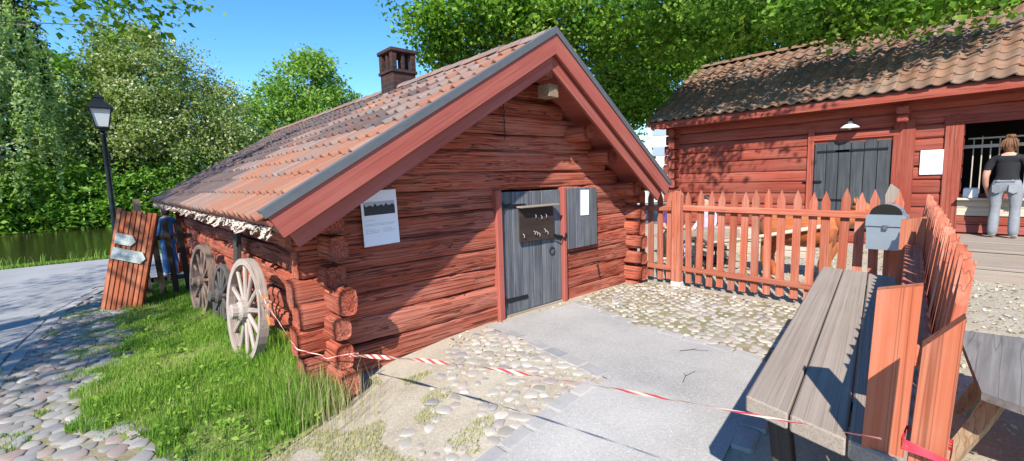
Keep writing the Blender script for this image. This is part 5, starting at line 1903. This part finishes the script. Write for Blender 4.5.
def tree(name, label, base, trunk_top, r0, blobs, per, clump_r, lpc, leaf, leafmat, seed, group=None, barkmat='bark', shell=0.55, lean=(0, 0), twigs=3, up=0.6, aspect=0.62, flat=0.7, low=0.5):
    rs = np.random.default_rng(seed)
    bz = G(base[0], base[1])
    r = root(name, label, 'tree', (base[0], base[1], bz), group)
    mb = MB()
    n = 8
    pts = [(base[0] + lean[0] * (i / n) ** 1.3 + rs.normal() * 0.04, base[1] + lean[1] * (i / n) ** 1.3 + rs.normal() * 0.04, bz - 0.1 + (trunk_top - bz) * i / n) for i in range(n + 1)]
    rad = [r0 * (1.35 if i == 0 else 1 - 0.45 * i / n) for i in range(n + 1)]
    mb.tube(pts, rad, 10, True)
    for (cx, cy, cz, rx, ry, rz, wt) in blobs:
        s_ = pts[int(rs.integers(max(1, int(n * low)), n + 1))]
        kk = min(1.0, 0.12 + 1.1 * wt)
        lp = limb(mb, s_, (cx, cy, cz), r0 * 0.42 * kk, r0 * 0.08 * kk, rs)
        for k in range(twigs):
            d = rs.normal(size=3)
            d /= np.linalg.norm(d)
            q = np.array([cx, cy, cz]) + d * np.array([rx, ry, rz]) * 0.85
            limb(mb, lp[int(rs.integers(3, 6))], q, r0 * 0.13 * kk, r0 * 0.02 * kk, rs, 0.2, 4)
    add('trunk', mb.mesh('trunk', True), M[barkmat], r)
    C, tn = crown_points(blobs, per, clump_r, lpc, rs, shell, flat)
    V, F = leaf_quads(C, leaf, rs, up, aspect)
    me = mesh_np('crown', V, F, False, None, np.repeat(tn, 4))
    add('crown', me, M[leafmat], r)
    return r, C, rs


# big maple behind the cabin, its branches over the barn
mb_blobs = [
    (6.70, 10.42, 5.64, 0.92, 0.92, 0.64, 0.30),
    (7.33, 10.82, 5.06, 0.80, 0.80, 0.56, 0.26),
    (7.45, 9.76, 5.98, 1.26, 1.26, 0.88, 0.49),
    (8.17, 10.78, 5.32, 1.15, 1.15, 0.80, 0.42),
    (8.29, 9.16, 5.74, 1.26, 1.26, 0.88, 0.49),
    (8.54, 8.12, 5.87, 1.26, 1.26, 0.88, 0.49),
    (9.93, 8.34, 5.45, 1.26, 1.26, 0.88, 0.49),
    (9.06, 6.83, 5.62, 1.26, 1.26, 0.88, 0.49),
    (11.09, 8.03, 4.62, 1.15, 1.15, 0.80, 0.42),
    (10.60, 6.73, 5.06, 1.26, 1.26, 0.88, 0.49),
    (12.07, 7.67, 4.10, 0.92, 0.92, 0.64, 0.30),
    (9.72, 5.92, 5.50, 1.38, 1.38, 0.96, 0.56),
    (11.16, 5.93, 5.15, 1.15, 1.15, 0.80, 0.42),
    (10.23, 5.21, 5.19, 1.26, 1.26, 0.88, 0.49),
    (11.05, 4.66, 5.21, 1.26, 1.26, 0.88, 0.49),
    (10.96, 3.59, 5.00, 1.15, 1.15, 0.80, 0.42),
    (11.67, 3.04, 5.00, 1.03, 1.03, 0.72, 0.36),
    (11.86, 2.55, 4.70, 0.69, 0.69, 0.48, 0.22),
    (11.40, 2.14, 4.78, 0.80, 0.80, 0.56, 0.26),
    (11.52, 1.70, 4.59, 0.69, 0.69, 0.48, 0.22),
    (12.06, 1.20, 4.75, 0.80, 0.80, 0.56, 0.26),
    (12.12, 0.67, 4.69, 0.69, 0.69, 0.48, 0.22),
    (12.31, 8.35, 3.62, 0.69, 0.69, 0.48, 0.22),
    (7.6, 2.7, 6.9, 1.5, 1.3, 0.5, 0.16), (8.2, 1.0, 7.2, 1.2, 1.2, 0.5, 0.12), (7.3, 4.2, 6.9, 1.2, 1.2, 0.5, 0.12), (12.59, 9.71, 5.99, 1.0, 1.0, 0.8, 0.42), (13.17, 9.33, 5.03, 1.0, 1.0, 0.8, 0.42), (13.64, 8.97, 4.03, 1.0, 1.0, 0.8, 0.42), (13.83, 8.48, 4.63, 1.0, 1.0, 0.8, 0.42), (13.78, 8.19, 5.52, 1.0, 1.0, 0.8, 0.42), (14.11, 7.77, 5.17, 1.0, 1.0, 0.8, 0.42), (9.8, 9.9, 9.0, 3.0, 2.6, 2.0, 0.6), (8.4, 8.5, 8.0, 2.0, 1.8, 1.2, 0.3), (11.6, 8.0, 8.4, 2.2, 2.0, 1.4, 0.4), (7.4, 10.8, 7.6, 1.8, 1.8, 1.2, 0.3), (13.5, 8.5, 6.5, 2.0, 2.0, 1.4, 0.6), (15.5, 6.0, 7.0, 2.0, 2.2, 1.2, 0.6), (16.0, 3.0, 7.0, 1.8, 1.8, 0.9, 0.5)]
tree('maple_tree', 'large leafy maple with dark trunk standing behind the cabin and barn', (9.9, 8.9), 7.4, 0.40, [(a, b, c, d, e, f, g * (0.28 if (9.8 < a < 11.3 and 6.5 < b < 8.5 and c < 6) else 0.42 if (b < 7.2 and c < 6.2) else 0.85)) for (a, b, c, d, e, f, g) in mb_blobs], 190, 0.62, 36, 0.115, 'leaf_maple', 41, None, 'bark', 0.35, (-0.3, 0.1), 3, 0.35, 0.75, 0.5, 0.8)

tree('maple_tree', 'leafy tree whose crown shows above the barn ridge', (18.5, 6.5), 5.5, 0.3, [(16.41, 8.34, 6.32, 1.2, 1.1, 1.3, 0.45), (16.90, 7.29, 6.33, 1.2, 1.1, 1.3, 0.45), (17.32, 6.12, 6.45, 1.2, 1.1, 1.3, 0.45), (17.66, 5.02, 6.49, 1.2, 1.1, 1.3, 0.45), (17.92, 3.99, 6.48, 1.2, 1.1, 1.3, 0.45), (18.12, 3.04, 6.45, 1.2, 1.1, 1.3, 0.45), (18.26, 2.15, 6.39, 1.2, 1.1, 1.3, 0.45), (18.35, 1.32, 6.36, 1.2, 1.1, 1.3, 0.45), (18.40, 0.57, 6.31, 1.2, 1.1, 1.3, 0.45)], 260, 0.75, 26, 0.15, 'leaf_maple', 53, None, 'bark', 0.3, (0, 0), 2, 0.35, 0.75, 0.5)

# chestnut in flower across the river
cb_ = [(3.2, 44, 9.0, 4.4, 4.2, 4.0, 1.5), (1.0, 43, 6.0, 4.0, 3.8, 3.4, 1.2), (5.8, 43, 6.3, 3.6, 3.6, 3.6, 1.2), (3.2, 42.5, 4.0, 5.0, 3.4, 3.0, 1.3), (8.0, 43, 4.4, 2.8, 3.0, 3.0, 0.8), (-1.0, 43, 3.6, 2.8, 3.0, 2.8, 0.8), (2.4, 44, 11.4, 2.6, 2.6, 1.9, 0.6)]
ct, CC, rs = tree('chestnut_tree', 'broad horse chestnut covered in cream blossom across the river', (3.0, 44.0), 8.0, 0.5, cb_, 105, 1.25, 105, 0.20, 'leaf_chestnut', 42, None, 'bark', 0.66, (0, 0), 3, 0.3)
sel = CC[CC[:, 0] > 0.2].reshape(-1, 3)
pick = vnoise(sel[:, 0] * 0.9, sel[:, 1] * 0.9, sel[:, 2] * 0.9, 61) > 0.52
sel = sel[pick & (rs.random(len(sel)) < 0.22)] + np.array([0, 0, 0.12])
V, F = leaf_quads(sel, 0.22, rs, 0.1, 0.6)
add('blossom', mesh_np('blossom', V, F, False, None, np.repeat(rs.random(len(sel)), 4)), M['blossom'], ct)

# round light-green tree further back, more trees behind
tree('lime_tree', 'light green round tree behind the cabin roof, beside the chestnut', (17.5, 56), 9.0, 0.5, [(18.5, 56, 12.6, 4.2, 4, 4.2, 1.2), (15.2, 56, 10.0, 3.4, 3.4, 3.2, 0.9), (21.5, 56, 10.0, 3.4, 3.4, 3.4, 0.9), (18, 55, 7.5, 5.5, 4, 3, 1.1), (19.5, 56, 15.3, 2.2, 2.2, 1.7, 0.4)], 150, 1.25, 30, 0.36, 'leaf_lime', 43, None, 'bark', 0.7, (0, 0), 3, 0.3)
tree('lime_tree', 'pale tree low between the chestnut and the round green tree', (12.0, 60), 6.0, 0.4, [(12.2, 60, 8.0, 3.4, 3, 3.2, 1.0), (11.0, 60, 5.5, 3.6, 3, 3, 1.0)], 230, 0.9, 16, 0.42, 'leaf_chestnut', 44, None, 'bark', 0.7, (0, 0), 3, 0.3)
tree('lime_tree', 'dark green tree filling the gap behind the chestnut and lantern', (-2.5, 52), 6.0, 0.4, [(-2.2, 52, 9.5, 4.0, 3, 3.6, 1.2), (-4.0, 52, 5.5, 4.0, 3, 3.5, 1.0), (1.0, 54, 7.0, 4.0, 3, 4, 1.0)], 230, 0.9, 16, 0.42, 'leaf_maple', 45, None, 'bark', 0.6, (0, 0), 3, 0.3)
# spruce
rs = np.random.default_rng(46)
sp_r = root('spruce_tree', 'tall dark spruce rising behind the weeping birch', 'tree', (-3.6, 46, G(-3.6, 46)))
add('trunk', MB().tube([(-3.6, 46, -0.5), (-3.6, 46, 8), (-3.55, 46, 17)], [0.35, 0.22, 0.05], 8).mesh('trunk', True), M['bark'], sp_r)
pts, tn = [], []
for lay in range(26):
    z = 2.0 + lay * 0.58
    rad = 3.4 * (1 - (z - 1) / 17.5) + 0.3
    for k in range(11):
        w = rs.uniform(0, 6.28)
        m = int(34 * rad / 3 + 8)
        f_ = rs.random(m) ** 0.8
        x = -3.6 + math.cos(w) * f_ * rad
        y = 46 + math.sin(w) * f_ * rad
        zz = z - f_ * rad * 0.22 - rs.random(m) * 0.45
        pts.append(np.stack([x + rs.normal(0, .14, m), y + rs.normal(0, .14, m), zz], 1))
        tn.append(np.clip(rs.random() * 0.6 + rs.random(m) * 0.4, 0, 1))
C = np.concatenate(pts)
V, F = leaf_quads(C, 0.36, rs, 0.3, 0.5)
add('crown', mesh_np('crown', V, F, False, None, np.repeat(np.concatenate(tn), 4)), M['leaf_spruce'], sp_r)
# weeping birch
rs = np.random.default_rng(47)
bi_r = root('birch_tree', 'weeping birch with pale hanging branches at the left edge', 'tree', (-5.2, 41.5, G(-5.2, 41.5)))
bmb = MB()
bmb.tube([(-5.2, 41.5, -0.6), (-5.2, 41.5, 5), (-5.0, 41.5, 11), (-4.9, 41.5, 15.5)], [0.28, 0.22, 0.13, 0.03], 8)
pts, tn = [], []
for k in range(230):
    w = rs.uniform(0, 6.28)
    rr_ = 3.9 * math.sqrt(rs.random())
    z = 6.0 + (1 - (rr_ / 3.9) ** 2) * 7.5 + rs.normal(0, 1.6)
    x, y = -5.0 + rr_ * math.cos(w), 41.5 + rr_ * math.sin(w)
    L = rs.uniform(2.2, 5.5)
    if k % 5 == 0:
        limb(bmb, (-5.1, 41.5, max(2.5, z - 1.0)), (x, y, z), 0.06, 0.015, rs, 0.1, 4)
    m = int(L * 26)
    f_ = rs.random(m)
    px = x + rs.normal(0, .11, m) + 0.25 * f_ * math.cos(w)
    py = y + rs.normal(0, .11, m) + 0.25 * f_ * math.sin(w)
    pts.append(np.stack([px, py, np.maximum(z - f_ * L, 0.8)], 1))
    tn.append(np.clip(rs.random() * 0.6 + rs.random(m) * 0.4, 0, 1))
add('trunk', bmb.mesh('trunk', True), M['birch'], bi_r)
C = np.concatenate(pts)
V, F = leaf_quads(C, 0.22, rs, 0.0, 0.55)
add('crown', mesh_np('crown', V, F, False, None, np.repeat(np.concatenate(tn), 4)), M['leaf_birch'], bi_r)


# shrubs along the far bank
def shrub(label, x, y, rx, rz, seed, mat='leaf_bush'):
    rs = np.random.default_rng(seed)
    bz = G(x, y)
    r = root('shrub', label, 'shrub', (x, y, bz), 'shrubs on the far bank')
    sm = MB()
    for k in range(6):
        w = rs.uniform(0, 6.28)
        limb(sm, (x + 0.2 * math.cos(w), y + 0.2 * math.sin(w), bz - 0.1), (x + rx * .6 * math.cos(w), y + .6 * math.sin(w), bz + rz * 0.9), 0.05, 0.012, rs, 0.15, 4)
    add('stem', sm.mesh('stem', True), M['bark'], r)
    C, tn = crown_points([(x, y, bz + rz * 0.45, rx, 1.5, rz * 0.75, 1.0), (x - rx * .4, y - .6, bz + rz * 0.2, rx * .6, 1.0, rz * 0.45, 0.5), (x + rx * .4, y - .7, bz + rz * 0.15, rx * .6, 1.0, rz * 0.45, 0.5)], 190, 0.6, 15, rs, 0.6)
    C[:, 2] = np.maximum(C[:, 2], -0.6)
    V, F = leaf_quads(C, 0.27, rs)
    add('crown', mesh_np('crown', V, F, False, None, np.repeat(tn, 4)), M[mat], r)


sh = [(-9.5, 41.0, 2.2, 3.0), (-6.2, 40.2, 2.3, 3.4), (-3.4, 40.4, 2.2, 3.2), (-0.8, 40.2, 2.2, 3.4), (1.9, 40.3, 2.3, 3.3), (4.6, 40.4, 2.3, 3.6), (7.4, 40.6, 2.4, 3.3), (10.4, 40.8, 2.4, 3.0), (13.6, 41, 2.6, 3.0)]
lab = ['green shrub leftmost on the far river bank', 'dense green shrub under the weeping birch on the far bank', 'green shrub on the far bank below the dark spruce', 'green shrub on the far bank left of the lamp post', 'green shrub on the far bank right behind the lamp post', 'green shrub on the far bank above the ribbed screen', 'green shrub on the far bank behind the cabin eave', 'green shrub on the far bank hidden partly by the cabin roof', 'rightmost shrub on the far bank behind the cabin roof']
for k, (q, l) in enumerate(zip(sh, lab)):
    shrub(l, *q, 60 + k)

# trees left of the camera that shade the road and the rear of the roof
ov = [(-7.0, 6.8, 7.0, 3.0, 3.0, 1.9, 1.2), (-4.6, 8.6, 6.6, 2.2, 2.2, 1.2, 0.8), (-5.5, 10.5, 7.0, 2.6, 2.4, 1.4, 0.9), (-8.6, 9.0, 8.5, 3.0, 3.0, 2.0, 1.0), (-2.7, 9.6, 6.75, 1.4, 1.2, 0.5, 0.30), (-1.3, 8.6, 5.0, 0.9, 0.7, 0.35, 0.14), (-0.15, 8.62, 4.25, 0.28, 0.35, 0.10, 0.035), (0.25, 8.65, 4.12, 0.28, 0.3, 0.12, 0.04), (0.6, 8.55, 4.26, 0.3, 0.3, 0.10, 0.04), (0.95, 8.5, 4.36, 0.2, 0.25, 0.10, 0.03), (0.22, 8.72, 3.93, 0.12, 0.15, 0.06, 0.015), (0.0, 8.3, 4.9, 0.9, 0.7, 0.25, 0.10)]
tree('maple_tree', 'overhanging maple branch reaching in at the top left', (-6.8, 7.2), 7.0, 0.35, ov, 62, 0.6, 34, 0.105, 'leaf_maple', 48, None, 'bark', 0.3)
tree('maple_tree', 'maple beside the road left of the view, shading the cobbles', (-10.0, 1.5), 7.0, 0.35, [(-9.6, 2.0, 7.0, 2.4, 1.7, 1.8, 1.1), (-8.4, 3.6, 7.2, 2.0, 1.5, 1.2, 0.8), (-10.8, 3.2, 8.6, 2.4, 2.0, 1.6, 1.0)], 62, 0.75, 14, 0.17, 'leaf_maple', 49, None, 'bark', 0.3)

# pale building far behind, in the gap beside the barn
fb_ = root('far_building', 'pale white building with rows of windows far behind the barn corner', 'building', (59.3, 36.3, 0))
FM = T(59.3, 36.3, 0) @ R(math.radians(-58), 'Z')
add('wall', MB().box((12, 5, 4.9), (24, 10, 9.8)).mesh('wall'), M['white'], fb_, FM)
add('roof', MB().box((12, 5, 9.95), (24.6, 10.6, 0.28)).mesh('roof'), M['metal_strip'], fb_, FM)
for a in range(8):
    for b in range(3):
        add('window', MB().box((1.6 + a * 2.9, -0.02, 2.2 + b * 2.9), (2.1, 0.12, 1.3)).mesh('window'), M['mailbox'], fb_, FM)
tree('lime_tree', 'small bright green tree in the gap between the cabin and the pale building', (18.0, 13.2), 3.0, 0.14, [(17.7, 13.0, 3.4, 1.5, 1.3, 1.5, 1.0), (17.0, 13.8, 4.6, 1.2, 1.2, 1.1, 0.7), (18.3, 12.6, 2.2, 1.2, 1.0, 1.0, 0.7)], 120, 0.6, 14, 0.2, 'leaf_lime', 52, None, 'bark', 0.5)

# ------------------------------------------------------------------ grass
def blades(pts, h, w, rs, bend=0.5, tintf=None):
    n = len(pts)
    az = rs.uniform(0, 6.283, n)
    d = np.stack([np.cos(az), np.sin(az), 0 * az], 1)
    sd_ = np.stack([-np.sin(az), np.cos(az), 0 * az], 1)
    be = rs.uniform(0.1, 1.0, n)[:, None] * bend
    H = np.asarray(h)[:, None]
    W = np.asarray(w)[:, None]
    up = np.array([0, 0, 1.0])
    b0 = pts
    m = pts + up * H * 0.55 + d * H * be * 0.25
    tp = pts + up * H * (1 - 0.25 * be) + d * H * be * 0.85
    V = np.stack([b0 - sd_ * W / 2, b0 + sd_ * W / 2, m + sd_ * W * 0.4, m - sd_ * W * 0.4, tp], 1).reshape(-1, 3)
    base = np.arange(n)[:, None] * 5
    q = base + np.array([[0, 1, 2, 3]])
    t_ = base + np.array([[3, 2, 4]])
    t4 = np.concatenate([t_], 1)
    return V, q, t4


def grass(name, label, P, h, w, tint, rs, bend=0.5):
    V, q, t_ = blades(P, h, w, rs, bend)
    me = bpy.data.meshes.new(name)
    m1, m2 = len(q), len(t_)
    me.vertices.add(len(V))
    me.vertices.foreach_set('co', V.astype(np.float32).ravel())
    loops = np.concatenate([q.ravel(), t_.ravel()]).astype(np.int32)
    me.loops.add(len(loops))
    me.loops.foreach_set('vertex_index', loops)
    me.polygons.add(m1 + m2)
    me.polygons.foreach_set('loop_start', np.concatenate([np.arange(m1) * 4, m1 * 4 + np.arange(m2) * 3]).astype(np.int32))
    me.update(calc_edges=True)
    a = me.attributes.new('tint', 'FLOAT', 'POINT')
    a.data.foreach_set('value', np.repeat(tint, 5).astype(np.float32))
    o = add(name, me, M['grass'])
    return tag(o, label, 'grass', kind='stuff')


rs = np.random.default_rng(77)
N = 230000
x = rs.uniform(-0.8, 1.5, N)
y = 2.7 + (13 - 2.7) * rs.random(N) ** 1.8
wobx = x + 0.16 * (vnoise(x * 3, y * 3, 0 * x, 9) - 0.5) * 2
woby = y + 0.16 * (vnoise(x * 3, y * 3, 0 * x + 5, 9) - 0.5) * 2
ok = inside(P_lawn, wobx, woby) & (x < 1.30)
x, y = x[ok], y[ok]
dn = vnoise(x * 1.8, y * 1.8, 0 * x, 21)
dry = sstep(0.35, 1.15, x) * sstep(3.75, 3.3, y)                 # thin dry grass near the dirt corner
bare = sstep(0.60, 0.75, vnoise(x * 2.6 + 9, y * 1.6, 0 * x, 25)) * sstep(1.0, 0.6, x)
keep = rs.random(len(x)) < (0.25 + 0.95 * dn) * (1 - 0.6 * dry) * (1 - 0.75 * bare)
x, y, dn, dry = x[keep], y[keep], dn[keep], dry[keep]
near_wall = sstep(0.72, 1.15, x) * sstep(12, 6, y)
tuft = np.exp(-(((x - 0.93) / 0.30) ** 2 + ((y - 3.85) / 0.42) ** 2))
h = (0.04 + 0.06 * dn) * rs.uniform(0.4, 1.5, len(x)) + 0.17 * near_wall * rs.random(len(x)) + 0.30 * tuft * rs.random(len(x))
tint = np.clip(0.05 + 0.55 * rs.random(len(x)) + 0.6 * (vnoise(x * 2.2, y * 2.2, 0 * x, 31) - 0.45) + 0.45 * dry * rs.random(len(x)), 0, 1)
grass('grass', 'green uncut grass along the cabin side wall', np.stack([x, y, gz(x, y)], 1), h, 0.0028 + 0.002 * rs.random(len(x)) + 0.00045 * y, tint, rs, 0.6)
# broad-leaved weeds among the grass
n = 320
wx = rs.uniform(-0.4, 1.2, n)
wy = 2.9 + 7.0 * rs.random(n) ** 1.5
ok = inside(P_lawn, wx, wy)
wx, wy = wx[ok], wy[ok]
K = 7
ang = rs.uniform(0, 6.283, (len(wx), K))
rad = rs.uniform(0.015, 0.06, (len(wx), K))
wc = np.stack([wx[:, None] + rad * np.cos(ang), wy[:, None] + rad * np.sin(ang), gz(wx, wy)[:, None] + rs.uniform(0.03, 0.10, (len(wx), K))], -1).reshape(-1, 3)
V, F = leaf_quads(wc, 0.042, rs, 1.2, 0.5)
tag(add('lawn_weeds', mesh_np('lawn_weeds', V, F, False, None, np.repeat(0.2 + 0.5 * rs.random(len(wc)), 4)), M['grass']), 'broad-leaved weeds in the grass along the cabin', 'weeds', kind='stuff')
# dry stalks by the cabin corner
n = 420
x = rs.normal(1.15, 0.16, n)
y = rs.normal(3.55, 0.22, n)
grass('dry_grass', 'dry straw-coloured stalks at the cabin corner', np.stack([x, y, gz(x, y)], 1), rs.uniform(0.08, 0.42, n), np.full(n, 0.004), np.clip(0.86 + 0.14 * rs.random(n), 0, 1), rs, 0.5)
n = 22000
x = rs.uniform(0.2, 2.0, n)
y = rs.uniform(2.2, 3.75, n)
ok = (vnoise(x * 5, y * 5, 0 * x, 47) + 0.35 * sstep(1.3, 0.6, x) > 0.62) & ~inside(P_slab, x, y) & ~inside(P_lawn, x, y)
x, y = x[ok], y[ok]
grass('dry_grass', 'low dry grass tufts on the sand before the cabin wall', np.stack([x, y, gz(x, y)], 1), rs.uniform(0.012, 0.05, len(x)), np.full(len(x), 0.004), np.clip(0.7 + 0.3 * rs.random(len(x)), 0, 1), rs, 0.9)
# weeds in the cobble joints and at the river edge
n = 40000
x = rs.uniform(-1.1, 0.35, n)
y = rs.uniform(3.2, 12.5, n)
ok = inside(P_cobl, x, y) & (vnoise(x * 2.5, y * 2.5, 0 * x, 41) + 0.35 * sstep(-0.6, 0.2, x) > 0.62)
x, y = x[ok], y[ok]
grass('weeds', 'short weeds growing between the cobblestones', np.stack([x, y, gz(x, y)], 1), rs.uniform(0.02, 0.06, len(x)), np.full(len(x), 0.006), rs.random(len(x)) * 0.6, rs, 0.6)
n = 5000
x = rs.uniform(1.3, 5.9, n)
y = rs.uniform(1.3, 3.8, n)
ok = (inside(P_cobr, x, y) & (vnoise(x * 3, y * 3, 0 * x, 43) > 0.66)) | (inside(P_cobm, x, y) & (vnoise(x * 3, y * 3, 0 * x, 44) > 0.72))
x, y = x[ok], y[ok]
grass('weeds', 'sparse weeds between the pale cobblestones by the path', np.stack([x, y, gz(x, y)], 1), rs.uniform(0.012, 0.04, len(x)), np.full(len(x), 0.005), rs.random(len(x)) * 0.9, rs, 0.7)
n = 9000
x = rs.uniform(-5, 3, n)
y = 18.92 + rs.random(n) * 0.5
grass('bank_grass', 'rough grass along the near river edge', np.stack([x, y, gz(x, y)], 1), rs.uniform(0.03, 0.14, n) + 0.3 * (rs.random(n) < 0.02), np.full(n, 0.02), rs.random(n) * 0.8, rs, 0.6)
# leaf litter and grit behind and below the fence
n = 5200
x = np.concatenate([rs.uniform(5.5, 11, 3200), rs.uniform(2.4, 6, 800), rs.uniform(1.4, 9, 1200)])
y = np.concatenate([rs.uniform(0.6, 4.6, 3200), rs.uniform(2.8, 3.85, 800), rs.uniform(-0.6, 0.4, 1200)])
ok = ~inside(P_slab, x, y)
x, y = x[ok], y[ok]
n = len(x)
C = np.stack([x, y, gz(x, y) + 0.012], 1)
V, F = leaf_quads(C, 0.035, rs, 2.2, 0.6, 0.5)
lm = NT('dry_leaf_litter')
a = lm.n('Attribute', _attribute_name='tint').outputs['Fac']
lm.done(lm.ramp(a, [(0.0, (0.16, 0.10, 0.05)), (0.5, (0.42, 0.36, 0.24)), (1.0, (0.62, 0.56, 0.42))]), 0.8)
tag(add('leaf_litter', mesh_np('leaf_litter', V, F, False, None, np.repeat(rs.random(n), 4)), lm.m), 'dry leaves and grit scattered round the fence', 'litter', kind='stuff')
print('objects', len(bpy.data.objects))
